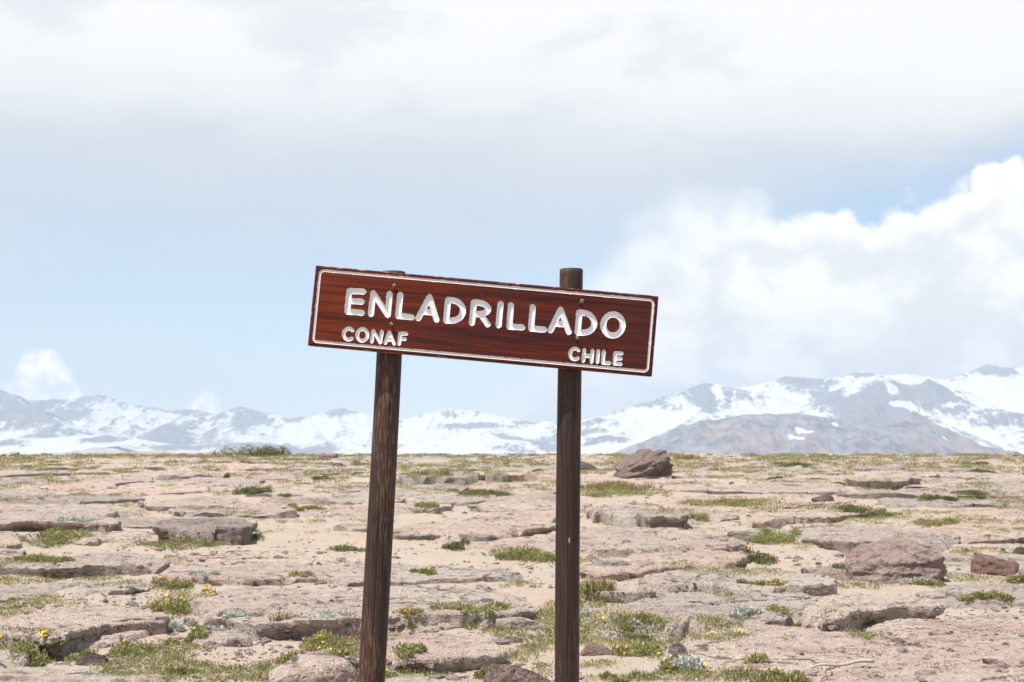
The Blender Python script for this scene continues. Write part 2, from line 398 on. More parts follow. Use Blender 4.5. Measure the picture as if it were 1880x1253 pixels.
# ------------------------------------------------------------------ mountains
def pxz(px, py, D):
    d = ray(px, py); d = d * (D / d[1])
    return (d[0], D, EYE + d[2])
def mountain(name, ridges, x0, x1, D0, D1, nx, ny, slope, snow_bias, snow_steep, mat, detail=1.0, seed=0, patches=()):
    gx = np.linspace(x0, x1, nx); gy = np.linspace(D0, D1, ny)
    X, Y = np.meshgrid(gx, gy, indexing='ij')
    wx = X + 160 * fbm(X / 700, Y / 700, o=4, seed=seed) ; wy = Y + 240 * fbm(X / 600, Y / 600, o=4, seed=seed + 9)
    sl = slope * (1 + 0.35 * fbm(X / 900, Y / 900, o=3, seed=seed + 21))
    H = np.full(X.shape, -400.0); MD = np.full(X.shape, 1e6)
    for rd in ridges:
        k = rd.get('k', 1.0)
        pts = [pxz(*p) for p in rd['p']]
        for a, b in zip(pts[:-1], pts[1:]):
            ax, ay, az_ = a; bx, by, bz = b
            dx, dy = bx - ax, by - ay
            t = np.clip(((X - ax) * dx + (wy - ay) * dy) / (dx * dx + dy * dy), 0, 1)
            dist = np.hypot(X - ax - t * dx, wy - ay - t * dy)
            h = az_ + t * (bz - az_) - sl * k * dist * (1 - 0.25 * sstep(dist, 300, 2500))
            H = np.maximum(H, h); MD = np.minimum(MD, dist)
    rel = np.clip((H + 250) / 700, 0, 1) * (0.15 + 0.85 * sstep(MD, 0, 260))
    H = H + detail * rel * (55 * ridged(X / 460, Y / 640, 6, seed + 40, 0.58) + 34 * ridged(X / 120, Y / 360, 5, seed + 50, 0.62))
    H = H + detail * rel * 6 * fbm(X / 45, Y / 60, o=3, seed=seed + 77)
    H = H + np.clip((H + 200) / 500, 0, 1) * (9 * ridged(X / 150, Y / 400, 4, seed + 81, 0.65) + 5 * fbm(X / 40, Y / 60, o=3, seed=seed + 83))
    H = np.maximum(H, -262)
    dzx = np.gradient(H, gx, axis=0); dzy = np.gradient(H, gy, axis=1)
    st = np.hypot(dzx, dzy)
    n = fbm(X / 620, Y / 1100, o=4, seed=seed + 60)
    n2 = fbm(X / 120, Y / 420, o=4, seed=seed + 65)
    alt = np.clip(H / 700, 0, 1)
    def blur(A, k):
        for ax in (0, 1):
            A = sum(np.roll(A, i, ax) for i in range(-k, k + 1)) / (2 * k + 1)
        return A
    cv = (blur(H, 3) - H) / 9.0 + (blur(H, 9) - H) / 28.0       # hollows hold the snow, ribs stand bare
    S = snow_bias - snow_steep * (st - slope) + 0.46 * n + 0.08 * n2 + 0.1 * alt + 0.12 * np.clip(cv, -1.2, 1.2)
    for (px, py, D, rx, ry, amt) in patches:
        cx, cy_, cz = pxz(px, py, D)
        sx = X * D / Y                                # spread by bearing so that a patch stays one field on the slope
        S = S + amt * np.exp(-(((X - cx) / (rx * D / FPX)) ** 2 + ((H - cz) / (ry * D / FPX)) ** 2))
    V = np.stack([X, Y, H], -1).reshape(-1, 3)
    me = raw_mesh(name, V, grid_faces(nx, ny))
    attr(me, 'snow', S.ravel())
    o = link(name, me, mat); o['kind'] = 'structure'
    return o
MTN_A = mountain_mat('snowy andes rock', (0.13, 0.135, 0.15), (0.20, 0.195, 0.20))
MTN_B = mountain_mat('bare andes rock', (0.085, 0.085, 0.10), (0.27, 0.25, 0.25), 0.35)
DL, DM, DR, DP, DN = 17000, 15500, 14500, 13200, 9500
sky_L = [(-420, 745), (-260, 715), (-120, 700), (-40, 712), (30, 735), (64, 737), (100, 733), (128, 734), (153, 728), (189, 724), (209, 733), (245, 744), (268, 745), (306, 754), (332, 753), (368, 754), (403, 760), (421, 753), (444, 748), (475, 756), (501, 760), (514, 770), (537, 770), (552, 766), (570, 775), (591, 765), (616, 752), (631, 749), (644, 757), (665, 767), (690, 770), (731, 798), (790, 815)]
mountain('snowy_mountain_range', [
    {'p': [(x, y, DL) for x, y in sky_L], 'k': 0.9},
    {'p': [(-60, 700, DL - 1500), (0, 716, DL - 1800), (30, 733, DL - 2000), (70, 748, DL - 2200), (112, 776, DL - 2600)], 'k': 1.2},
    {'p': [(189, 724, DL), (178, 752, DL - 900), (150, 785, DL - 2000)], 'k': 0.9},
    {'p': [(344, 755, DL), (318, 772, DL - 800), (270, 800, DL - 1900)], 'k': 1.0},
    {'p': [(444, 748, DL), (430, 772, DL - 700), (455, 800, DL - 1800)], 'k': 1.0},
    {'p': [(552, 766, DL), (575, 790, DL - 900), (600, 812, DL - 1900)], 'k': 1.1},
    {'p': [(625, 750, DL), (618, 775, DL - 600), (640, 800, DL - 1500)], 'k': 1.2},
    {'p': [(600, 835, DL - 3000), (645, 806, DL - 3000), (700, 832, DL - 3000)], 'k': 0.6},
    {'p': [(-150, 800, DL - 3400), (60, 806, DL - 3300), (200, 798, DL - 3400), (320, 818, DL - 3300), (470, 812, DL - 3400), (560, 826, DL - 3300)], 'k': 0.55},
  ], -9500, -800, DL - 4200, DL + 1900, 620, 260, 0.40, 0.62, 0.55, MTN_A, 0.9, 100,
  [(60, 760, DL - 2200, 45, 16, -0.7), (0, 725, DL - 1800, 20, 12, -0.6), (160, 738, DL, 14, 8, -0.6), (620, 760, DL, 22, 12, -0.5), (545, 772, DL, 18, 10, -0.5), (480, 775, DL, 30, 14, -0.45), (345, 757, DL, 20, 6, -0.5), (40, 815, DL - 3300, 50, 8, -0.55), (200, 808, DL - 3400, 40, 7, -0.5), (330, 822, DL - 3300, 50, 7, -0.6), (470, 818, DL - 3400, 45, 7, -0.5), (590, 826, DL - 3000, 40, 8, -0.5)])
sky_M = [(690, 830), (731, 798), (759, 788), (769, 770), (797, 757), (823, 752), (854, 754), (889, 758), (920, 767), (935, 767), (968, 777), (997, 790), (1022, 793), (1073, 785), (1120, 800)]
mountain('snowy_dome_mountain', [
    {'p': [(x, y, DM) for x, y in sky_M], 'k': 0.8},
    {'p': [(797, 757, DM), (780, 790, DM - 1400), (740, 815, DM - 2600)], 'k': 0.7},
    {'p': [(889, 758, DM), (900, 785, DM - 1200), (880, 812, DM - 2400)], 'k': 0.7},
    {'p': [(975, 815, DM - 1500), (992, 806, DM - 1500), (1008, 818, DM - 1500)], 'k': 1.2},
    {'p': [(960, 785, DM + 900), (985, 777, DM + 900), (1040, 783, DM + 900), (1090, 800, DM + 900)], 'k': 0.9},
    {'p': [(640, 838, DM - 2600), (750, 812, DM - 2600), (900, 806, DM - 2600), (1060, 816, DM - 2600), (1150, 835, DM - 2600)], 'k': 0.5},
  ], -1900, 1500, DM - 3600, DM + 1700, 300, 220, 0.36, 0.64, 0.9, MTN_A, 0.8, 200,
  [(870, 782, DM - 900, 55, 5, -0.75), (990, 812, DM - 1500, 16, 8, -0.9), (985, 780, DM + 900, 30, 6, -0.8)])
sky_C = [(1030, 800), (1066, 783), (1117, 772), (1155, 760), (1178, 742), (1203, 737), (1249, 726), (1260, 719), (1293, 703), (1311, 706), (1351, 714), (1377, 721), (1400, 719)]
sky_R = [(1400, 724), (1446, 691), (1507, 696), (1540, 693), (1582, 682), (1612, 693), (1655, 688), (1701, 693), (1742, 698), (1790, 683), (1816, 669), (1844, 682), (1880, 675), (1950, 690), (2080, 676), (2230, 705), (2420, 730)]
pyr = [(1505, 775), (1540, 752), (1576, 729), (1605, 706), (1627, 696), (1650, 703), (1678, 709), (1697, 706), (1709, 695), (1722, 721), (1757, 742), (1783, 752), (1834, 772), (1900, 800)]
mountain('rocky_snowy_mountains', [
    {'p': [(x, y, DR) for x, y in sky_C], 'k': 0.9},
    {'p': [(x, y, DR + 900) for x, y in sky_R], 'k': 0.85},
    {'p': [(1293, 703, DR), (1300, 735, DR - 600), (1275, 762, DR - 1300), (1240, 785, DR - 2000)], 'k': 1.1},
    {'p': [(1351, 714, DR), (1380, 745, DR - 900), (1420, 770, DR - 1600)], 'k': 1.0},
    {'p': [(1178, 742, DR), (1160, 775, DR - 1100), (1130, 805, DR - 2200)], 'k': 0.8},
    {'p': [(x, y, DP) for x, y in pyr], 'k': 1.25},
    {'p': [(1627, 696, DP), (1632, 722, DP - 250), (1646, 738, DP - 450), (1680, 755, DP - 800), (1730, 775, DP - 1300), (1790, 800, DP - 2000)], 'k': 1.2},
    {'p': [(1582, 682, DR + 900), (1545, 715, DR + 100), (1490, 745, DR - 700), (1455, 768, DR - 1200)], 'k': 0.9},
    {'p': [(1816, 669, DR + 900), (1800, 715, DR - 100), (1830, 750, DR - 900), (1860, 790, DR - 1900)], 'k': 0.85},
    {'p': [(1950, 690, DR + 900), (1930, 740, DR - 500), (1960, 800, DR - 2000)], 'k': 0.8},
    {'p': [(1040, 838, DR - 2600), (1120, 812, DR - 2500), (1230, 800, DR - 2500), (1400, 790, DR - 2500)], 'k': 0.5},
    {'p': [(1740, 800, DR - 2600), (1850, 790, DR - 2600), (2000, 780, DR - 2600), (2200, 800, DR - 2600)], 'k': 0.5},
  ], -1500, 8600, DR - 4000, DR + 2600, 820, 300, 0.42, 0.60, 0.50, MTN_A, 0.8, 300,
  [(1580, 750, DP - 300, 45, 26, -1.3), (1640, 765, DP - 900, 40, 20, -0.9), (1695, 722, DP, 45, 18, -1.1), (1627, 716, DP, 9, 9, 1.6), (1655, 741, DP - 500, 26, 6, 1.0), (1470, 702, DR + 900, 40, 12, -0.9), (1570, 690, DR + 900, 30, 6, -0.8), (1816, 682, DR + 900, 32, 14, -0.9), (1290, 735, DR - 300, 22, 26, -0.8), (1312, 722, DR, 7, 12, 1.0), (1450, 735, DR, 45, 12, 0.7), (1820, 730, DR, 60, 22, 0.6), (1200, 760, DR - 600, 60, 16, 0.35), (1185, 742, DR, 20, 6, -0.7), (1520, 735, DR, 26, 22, -0.5)])
sky_N = [(1090, 850), (1147, 831), (1163, 818), (1191, 808), (1234, 790), (1254, 785), (1300, 770), (1318, 772), (1374, 762), (1433, 761), (1464, 760), (1502, 766), (1533, 771), (1553, 780), (1589, 782), (1630, 775), (1668, 767), (1682, 756), (1701, 767), (1732, 792), (1778, 812), (1834, 823), (1900, 840)]
mountain('bare_rocky_ridge', [
    {'p': [(x, y, DN) for x, y in sky_N], 'k': 1.0},
    {'p': [(1374, 762, DN), (1350, 790, DN - 500), (1300, 815, DN - 1000)], 'k': 0.9},
    {'p': [(1502, 766, DN), (1480, 795, DN - 500), (1450, 825, DN - 1000)], 'k': 0.9},
    {'p': [(1668, 767, DN), (1650, 795, DN - 500), (1600, 825, DN - 1100)], 'k': 0.9},
    {'p': [(1589, 782, DN), (1570, 805, DN - 500), (1560, 830, DN - 1000)], 'k': 0.9},
  ], 400, 3800, DN - 1700, DN + 1200, 420, 220, 0.50, -0.15, 0.35, MTN_B, 1.1, 400,
  [(1531, 780, DN - 100, 6, 5, 1.3), (1467, 790, DN - 300, 9, 8, 1.3), (1451, 803, DN - 400, 6, 7, 1.3), (1720, 806, DN - 200, 5, 7, 1.2), (1405, 785, DN - 300, 40, 8, 0.35), (1590, 820, DN - 800, 40, 9, 0.35)])

# ------------------------------------------------------------------ haze in the air between here and the mountains
def make_haze():
    e = 21100.0
    tops = [max(v.co.z for v in o.data.vertices) for o in bpy.data.objects if o.get('kind') == 'structure']
    z0, z1 = -263.0, max(tops) + 15.0
    V = np.array([[x, y, z] for z in (z0, z1) for y in (-e, e) for x in (-e, e)])
    F = np.array([[0, 2, 3, 1], [4, 5, 7, 6], [0, 1, 5, 4], [2, 6, 7, 3], [0, 4, 6, 2], [1, 3, 7, 5]])
    m = bpy.data.materials.new('thin mountain haze'); m.use_nodes = True
    q = NG(m.node_tree); q.n.clear()
    out = q.node('ShaderNodeOutputMaterial'); v = q.node('ShaderNodeVolumePrincipled')
    v.inputs['Color'].default_value = (0.53, 0.62, 0.75, 1); v.inputs['Density'].default_value = 7.2e-5; v.inputs['Anisotropy'].default_value = 0.0
    q.l.new(v.outputs[0], out.inputs['Volume'])
    o = link('haze', raw_mesh('haze', V, F, smooth=False), m); o['kind'] = 'stuff'
make_haze()

# ------------------------------------------------------------------ rock slabs of the pavement
rng = np.random.default_rng(7)
def chaikin(P_, n=2):
    for _ in range(n):
        Q = np.roll(P_, -1, 0)
        P_ = np.stack([0.75 * P_ + 0.25 * Q, 0.25 * P_ + 0.75 * Q], 1).reshape(-1, 2)
    return P_
def resample(P_, n):
    C = np.vstack([P_, P_[:1]]); seg = np.hypot(*np.diff(C, axis=0).T); s = np.concatenate([[0], np.cumsum(seg)])
    u = np.linspace(0, s[-1], n, endpoint=False)
    return np.stack([np.interp(u, s, C[:, 0]), np.interp(u, s, C[:, 1])], -1)
SLABS = []
def slab(poly, t, seed, under=0.03, cell=0.03, rough=1.0, mat='slab', name='rock_slab', back=0.45, key=False):
    """poly: world xy outline of the top; t: how far the front edge stands above the soil"""
    poly = np.asarray(poly, float)
    poly = chaikin(poly, 1)
    per = np.hypot(*np.diff(np.vstack([poly, poly[:1]]), axis=0).T).sum()
    nb = int(np.clip(per / cell, 36, 420))
    B = resample(poly, nb)
    c = B.mean(0)
    size = np.sqrt(np.ptp(B[:, 0]) * np.ptp(B[:, 1]))
    dirs = B - c; L = np.hypot(dirs[:, 0], dirs[:, 1]) + 1e-6; nrm = dirs / L[:, None]
    jag = 0.10 * min(size, 1.5) * fbm(B[:, 0] * 1.3, B[:, 1] * 1.3, o=2, seed=seed + 90) + 0.05 * size * fbm(B[:, 0] * 2.2 / max(size, .4) , B[:, 1] * 2.2 / max(size, .4), o=2, seed=seed) + 0.07 * ridged(B[:, 0] * 2.4, B[:, 1] * 2.4, 5, seed + 2, 0.62)
    B = B + nrm * jag[:, None]
    L = L + jag
    J = int(np.clip(L.mean() / cell, 8, 110))
    K = int(np.clip((t + 0.12) / cell * 1.3, 4, 9))
    y0, y1 = B[:, 1].min(), B[:, 1].max()
    thr = (-0.28 if under >= 0.05 else 0.05) if key else -0.10
    shp = sstep(fbm(B[:, 0] * 1.0 + 11, B[:, 1] * 1.0, o=3, seed=seed + 33), thr - 0.07, thr + 0.07)
    rbv = (0.06 + 0.10 * min(size, 2.2)) * (0.7 + 0.6 * vnoise(B[:, 0] * 0.8, B[:, 1] * 0.8, None, seed + 34)) * (1 - shp) + 0.012
    def top(x, y, edge, rb, sh):
        f = np.clip((y - y0) / (y1 - y0 + 1e-6), 0, 1)
        md = (0.35 if key else 0) + np.clip((0.6 if key else 0.85) + (0.5 if key else 0.8) * fbm(x * 0.75, y * 0.75, o=3, seed=seed + 70), 0.1, 1.25)
        z = base_z(x, y) + 0.02 + t * (1 - (1 - back) * f) * (md if t < 0.15 else 0.6 + 0.4 * md)
        wx = x + 0.10 * fbm(x * 3, y * 3, o=3, seed=seed + 40); wy = y + 0.10 * fbm(x * 3 + 7, y * 3, o=3, seed=seed + 41)
        q_ = 2.1 * fbm(wx * 0.8, wy * 1.2, o=5, seed=seed + 4, gain=0.55)
        fr = q_ - np.floor(q_)
        z = z + rough * 0.034 * (np.floor(q_) + sstep(fr, 0.90, 0.985))
        q2 = 2.4 * fbm(wx * 2.0 + 3, wy * 3.4, o=4, seed=seed + 44, gain=0.6)
        z = z + rough * 0.013 * (np.floor(q2) + sstep(q2 - np.floor(q2), 0.85, 0.97))
        z = z + rough * (0.016 * fbm(x * 1.5, y * 1.5, o=3, seed=seed + 6) + 0.012 * fbm(x * 8, y * 14, o=4, seed=seed + 8, gain=0.6))
        pit = vnoise(x * 10, y * 20, None, seed + 9)
        z = z - rough * 0.022 * sstep(pit, 0.52, 0.72)
        cr = np.abs(fbm(wx * 0.7 + 31, wy * 0.9, o=3, seed=seed + 46))
        z = z - rough * 0.05 * (1 - sstep(cr, 0.004, 0.022)) * sstep(vnoise(x * 0.6, y * 0.6, None, seed + 47), 0.0, 0.4)
        e = np.clip(1 - edge / rb, 0, 1)
        soft = (t * (1 - (1 - back) * f) * 1.15 + 0.055) * e * e
        return z - sh * 0.012 * (1 - np.sqrt(np.clip(1 - e * e, 0, 1))) - (1 - sh) * soft
    s = (np.arange(1, J + 1) / J) ** 0.75
    X = c[0] + s[:, None] * (B[None, :, 0] - c[0]); Y = c[1] + s[:, None] * (B[None, :, 1] - c[1])
    E = (1 - s)[:, None] * L[None, :]
    Z = top(X, Y, E, rbv[None, :], shp[None, :])
    und = under * (0.7 + 1.1 * fbm(B[:, 0] * 2.0, B[:, 1] * 2.0, o=2, seed=seed + 12)) + min(0.14, 1.2 * t) * fbm(B[:, 0] * 1.1, B[:, 1] * 1.1, o=3, seed=seed + 15) - 0.01
    rows = [np.stack([X, Y, Z], -1)]
    ze = Z[-1]
    for k in range(1, K + 1):
        f = k / K
        zz = ze - f * (t + 0.14)
        lay = 0.5 + 0.5 * vnoise(B[:, 0] * 0.9, B[:, 1] * 0.9, np.full(nb, f * 5.0), seed + 16)
        ins = und * (0.35 * sstep(np.array(f), 0.08, 0.3) + 0.65 * sstep(f + 0.35 * (lay - 0.5), 0.2, 0.5)) + 0.022 * fbm(B[:, 0] * 3.5 + seed, B[:, 1] * 3.5, zz * 26, o=3, seed=seed + 13) * min(1, f * 3) + 0.012 * fbm(B[:, 0] * 14, B[:, 1] * 14, zz * 30, o=2, seed=seed + 14)
        bx = B - nrm * (ins * (0.15 + 0.85 * shp))[:, None]
        rows.append(np.stack([bx[:, 0], bx[:, 1], zz], -1)[None])
    G = np.concatenate(rows, 0)
    nr = G.shape[0]
    cz = top(np.array([c[0]]), np.array([c[1]]), np.array([9.0]), 0.1, 0.0)[0]
    org = np.array([c[0], c[1], float(base_z(c[0], c[1]))])
    V = np.vstack([G.reshape(-1, 3), [[c[0], c[1], cz]]]) - org
    F = grid_faces(nr, nb, wrap=True)
    ci = len(V) - 1
    fan = np.stack([np.full(nb, ci), np.arange(nb), (np.arange(nb) + 1) % nb], -1)
    area = 0.5 * np.sum(B[:, 0] * np.roll(B[:, 1], -1) - np.roll(B[:, 0], -1) * B[:, 1])
    if area < 0:
        fan = fan[:, ::-1]
    else:
        F = F[:, ::-1]
    me = crisp(raw_mesh(name, V, [F, fan]))
    o = link(name, me, M[mat], ground, org)
    SLABS.append((c, B))
    return o
def LZ(pts): return [(x / 2, 830 + y / 2) for x, y in pts]
def RZ(pts): return [(940 + x / 2, 830 + y / 2) for x, y in pts]
KEY = [
 (LZ([(725, 545), (760, 500), (900, 470), (1100, 478), (1320, 466), (1500, 455), (1700, 450), (1830, 465), (1885, 500), (1912, 545), (1900, 572), (1800, 580), (1650, 588), (1500, 600), (1350, 612), (1200, 636), (1050, 636), (930, 622), (800, 606), (735, 596)]), .13, .09, 'slab'),
 (LZ([(-30, 560), (60, 540), (200, 525), (400, 518), (540, 528), (592, 556), (590, 590), (500, 598), (430, 612), (330, 632), (235, 672), (170, 680), (100, 650), (20, 640), (-40, 610)]), .14, .12, 'slab'),
 (LZ([(210, 694), (330, 652), (430, 628), (520, 635), (550, 660), (430, 690), (330, 700), (250, 708)]), .035, .02, 'slab'),
 (LZ([(680, 672), (740, 640), (850, 632), (950, 648), (988, 676), (900, 694), (780, 700), (700, 692)]), .035, .02, 'slab'),
 (LZ([(1130, 725), (1200, 690), (1420, 664), (1500, 648), (1620, 638), (1740, 655), (1820, 700), (1832, 738), (1740, 742), (1640, 765), (1500, 765), (1380, 765), (1200, 755)]), .07, .05, 'slab'),
 (LZ([(-60, 785), (120, 770), (300, 795), (480, 800), (565, 822), (540, 880), (200, 900), (-60, 890)]), .05, .02, 'slab'),
 (LZ([(250, 512), (350, 480), (480, 458), (565, 480), (540, 508), (420, 516), (300, 518)]), .05, .02, 'slab'),
 (LZ([(-60, 490), (100, 470), (260, 458), (330, 470), (250, 508), (60, 530), (-60, 548)]), .05, .02, 'slab'),
 (LZ([(500, 432), (640, 402), (900, 394), (1200, 400), (1330, 420), (1320, 452), (1100, 468), (800, 468), (620, 452)]), .05, .02, 'slab'),
 (LZ([(545, 262), (600, 228), (720, 208), (840, 212), (930, 246), (915, 282), (800, 276), (650, 272)]), .21, .12, 'boulder'),
 (LZ([(-60, 235), (-20, 200), (90, 190), (200, 205), (330, 225), (430, 240), (454, 252), (430, 262), (350, 255), (200, 262), (80, 258), (-60, 262)]), .16, .12, 'slab'),
 (LZ([(-60, 345), (40, 332), (112, 356), (90, 392), (20, 410), (-60, 410)]), .09, .03, 'slab'),
 (LZ([(-60, 280), (30, 280), (75, 300), (70, 325), (-10, 335), (-60, 335)]), .08, .05, 'slab'),
 (LZ([(480, 185), (650, 170), (800, 153), (885, 170), (850, 195), (720, 200), (560, 202)]), .07, .05, 'slab'),
 (LZ([(1455, 78), (1500, 55), (1600, 45), (1700, 50), (1765, 66), (1740, 88), (1600, 90), (1480, 95)]), .22, .1, 'grey_rock'),
 (LZ([(1765, 70), (1830, 58), (1890, 70), (1870, 86), (1785, 86)]), .14, .06, 'grey_rock'),
 (LZ([(1690, 335), (1780, 312), (1900, 305), (2030, 300), (2095, 328), (1980, 362), (1800, 364), (1705, 350)]), .07, .03, 'slab'),
 (LZ([(1440, 265), (1700, 245), (1900, 202), (2060, 205), (2085, 250), (1900, 288), (1650, 300), (1450, 296)]), .07, .07, 'slab'),
 (LZ([(1790, 156), (1880, 140), (2030, 144), (2125, 152), (2040, 174), (1880, 180)]), .06, .04, 'grey_rock'),
 (RZ([(60, 320), (250, 265), (400, 264), (540, 262), (700, 275), (820, 305), (872, 328), (800, 342), (600, 354), (430, 364), (250, 360), (100, 350)]), .07, .03, 'slab'),
 (RZ([(180, 430), (300, 382), (500, 360), (700, 345), (850, 350), (872, 384), (830, 398), (700, 403), (560, 414), (420, 440), (250, 448)]), .08, .06, 'slab'),
 (RZ([(470, 470), (540, 424), (700, 408), (850, 405), (1000, 420), (1150, 450), (1192, 478), (1000, 488), (840, 474), (700, 484), (560, 492)]), .10, .08, 'slab'),
 (RZ([(295, 590), (340, 540), (420, 510), (600, 495), (900, 492), (1130, 492), (1120, 560), (1000, 588), (900, 592), (760, 612), (660, 606), (600, 636), (500, 626), (400, 636), (335, 630)]), .09, .03, 'slab'),
 (RZ([(1060, 596), (1100, 540), (1180, 500), (1400, 500), (1540, 540), (1550, 566), (1330, 558), (1260, 582), (1210, 612), (1100, 606)]), .12, .12, 'slab'),
 (RZ([(560, 800), (640, 722), (665, 680), (740, 642), (900, 618), (1070, 617), (1220, 624), (1330, 586), (1430, 578), (1600, 590), (1880, 560), (2080, 580), (2080, 905), (1300, 925), (560, 905)]), .09, .03, 'slab'),
 (RZ([(262, 195), (330, 172), (410, 172), (480, 190), (520, 215), (480, 232), (390, 232), (340, 212), (290, 214)]), .17, .12, 'slab'),
 (RZ([(415, 172), (470, 172), (560, 190), (640, 214), (657, 234), (560, 236), (490, 238), (440, 206)]), .20, .12, 'grey_rock'),
 (RZ([(520, 182), (640, 150), (900, 140), (1150, 150), (1280, 184), (1100, 198), (850, 204), (650, 206), (560, 200)]), .07, .04, 'slab'),
 (RZ([(560, 142), (700, 125), (1000, 105), (1170, 98), (1230, 138), (1230, 154), (1000, 142), (800, 142)]), .08, .05, 'slab'),
 (RZ([(1000, 275), (1080, 250), (1250, 240), (1400, 265), (1560, 290), (1672, 314), (1600, 338), (1400, 338), (1250, 326), (1100, 308)]), .13, .12, 'slab'),
 (RZ([(1420, 244), (1550, 206), (1750, 195), (2000, 195), (2000, 290), (1800, 284), (1600, 276)]), .07, .03, 'slab'),
 (RZ([(830, 242), (960, 216), (1150, 206), (1330, 185), (1362, 204), (1200, 234), (1050, 244), (900, 256)]), .08, .05, 'slab'),
 (RZ([(1220, 92), (1280, 75), (1400, 72), (1500, 86), (1430, 104), (1300, 106)]), .2, .15, 'grey_rock'),
 (RZ([(1300, 160), (1500, 130), (1750, 100), (2000, 85), (2000, 168), (1750, 158), (1500, 164)]), .06, .04, 'slab'),
]
def slab_world(pts, t):
    return np.array([at(x, y, t)[:2] for x, y in pts])
for i, (pts, t, und, mt) in enumerate(KEY):
    w = slab_world(pts, t)
    d = w[:, 1].min()
    slab(w, t, 1000 + 31 * i, und, cell=np.clip(0.0020 * d, 0.019, 0.06), mat=mt, key=True, back=0.3, rough=0.6)
# the rest of the pavement: beds fitted together joint to joint between and beyond the large ones
def clip_half(P_, m, n):
    """keep the part of polygon P_ with (p-m).n <= 0"""
    d = (P_ - m) @ n; out_ = []
    for i in range(len(P_)):
        j = (i + 1) % len(P_)
        if d[i] <= 0: out_.append(P_[i])
        if (d[i] < 0) != (d[j] < 0):
            out_.append(P_[i] + (P_[j] - P_[i]) * (d[i] / (d[i] - d[j])))
    return np.array(out_) if len(out_) > 2 else None
def inside(P_, q):
    x, y = q; c = False
    for i in range(len(P_)):
        a, b = P_[i], P_[i - 1]
        if (a[1] > y) != (b[1] > y) and x < (b[0] - a[0]) * (y - a[1]) / (b[1] - a[1]) + a[0]: c = not c
    return c
seeds = []
y = 6.9; row = 0
while y < 65:
    sx = 1.35 + 0.045 * y; sy = 1.0 + 0.045 * y
    x = -(0.45 * y + 1.5) + (row % 2) * sx * 0.5
    while x < 0.45 * y + 1.5:
        seeds.append((x + rng.uniform(-.34, .34) * sx, y + rng.uniform(-.34, .34) * sy)); x += sx
    y += sy; row += 1
seeds = np.array(seeds)
KEYP = [resample(B, 26) for c, B in SLABS]
KBOX = [(K_.min(0), K_.max(0)) for K_ in KEYP]
made = 0
BARE = [at(px, py)[:2] for px, py in ((250, 1000), (340, 1215), (1380, 1010), (1640, 1080), (1700, 1078), (1560, 1050), (1735, 1062), (60, 1010), (590, 1000), (960, 1040), (1190, 1190))]
for i, sd in enumerate(seeds):
    d2 = ((seeds - sd) ** 2).sum(1); nb_ = np.argsort(d2)[1:15]
    R_ = 1.6 * (1.35 + 0.045 * sd[1])
    P_ = sd + R_ * np.array([(cos(a), sin(a)) for a in np.linspace(0, 2 * pi, 16, endpoint=False)])
    for j in nb_:
        n = seeds[j] - sd
        P_ = clip_half(P_, (seeds[j] + sd) / 2, n / np.linalg.norm(n))
        if P_ is None: break
    if P_ is None: continue
    c = P_.mean(0)
    near = c[1] < 15
    probe = [c + f * (p - c) for p in P_ for f in (0.4, 0.85)] + [c, c + np.array([0, 0.5])]
    hit = sum(any((q >= lo).all() and (q <= hi).all() and inside(K_, q) for K_, (lo, hi) in zip(KEYP, KBOX)) for q in probe) / len(probe)
    if hit > (0.12 if near else 0.40): continue
    if c[1] < 8.2 and abs(c[0]) < 1.6: continue
    if any(np.hypot(c[0] - q[0], (c[1] - q[1]) * 0.6) < 0.35 + 0.03 * c[1] for q in BARE): continue
    if rng.random() < 0.07: continue
    gap = rng.uniform(0.04, 0.13) * (1 + 0.02 * c[1])
    L_ = np.linalg.norm(P_ - c, axis=1)
    P_ = c + (P_ - c) * np.clip((L_ - gap) / L_, 0.4, 1)[:, None]
    P_ = resample(P_, 14) * 1.0
    P_ = P_ + rng.normal(0, 0.05 + 0.002 * c[1], P_.shape)
    t = rng.uniform(0.02, 0.055) if rng.random() < .85 else rng.uniform(.06, .11)
    t = t * (1 + 0.012 * c[1]) if not near else rng.uniform(0.02, 0.05)
    slab(P_, t, 3000 + 17 * i, rng.choice([.02, .05, .12]), cell=float(np.clip(0.0027 * c[1], .026, .13)), back=rng.uniform(0.2, 1.0), rough=0.75,
         mat=['slab', 'slab', 'slab', 'slab', 'slab', 'slab', 'slab', 'grey_rock'][int(rng.integers(8))])
    made += 1
# thin broken flakes lying on and between the beds
for i in range(34):
    px = rng.uniform(-150, 2030); py = 880 + 370 * rng.random()
    c = at(px, py, 0.05)
    if c[1] < 12: continue
    a = rng.uniform(0.10, 0.32) * (1 + 0.03 * c[1]); b = a * rng.uniform(0.5, 0.9)
    th = np.sort(rng.uniform(0, 2 * pi, 7)); rr = rng.uniform(.75, 1.1, 7)
    P_ = np.stack([c[0] + a * rr * np.cos(th), c[1] + b * rr * np.sin(th)], -1)
    if np.ptp(th) < 4: continue
    slab(P_, rng.uniform(0.07, 0.12), 9000 + 13 * i, 0.03, cell=0.03, back=rng.uniform(0.7, 1.1), rough=0.5, mat=['slab', 'grey_rock', 'boulder'][int(rng.integers(3))])

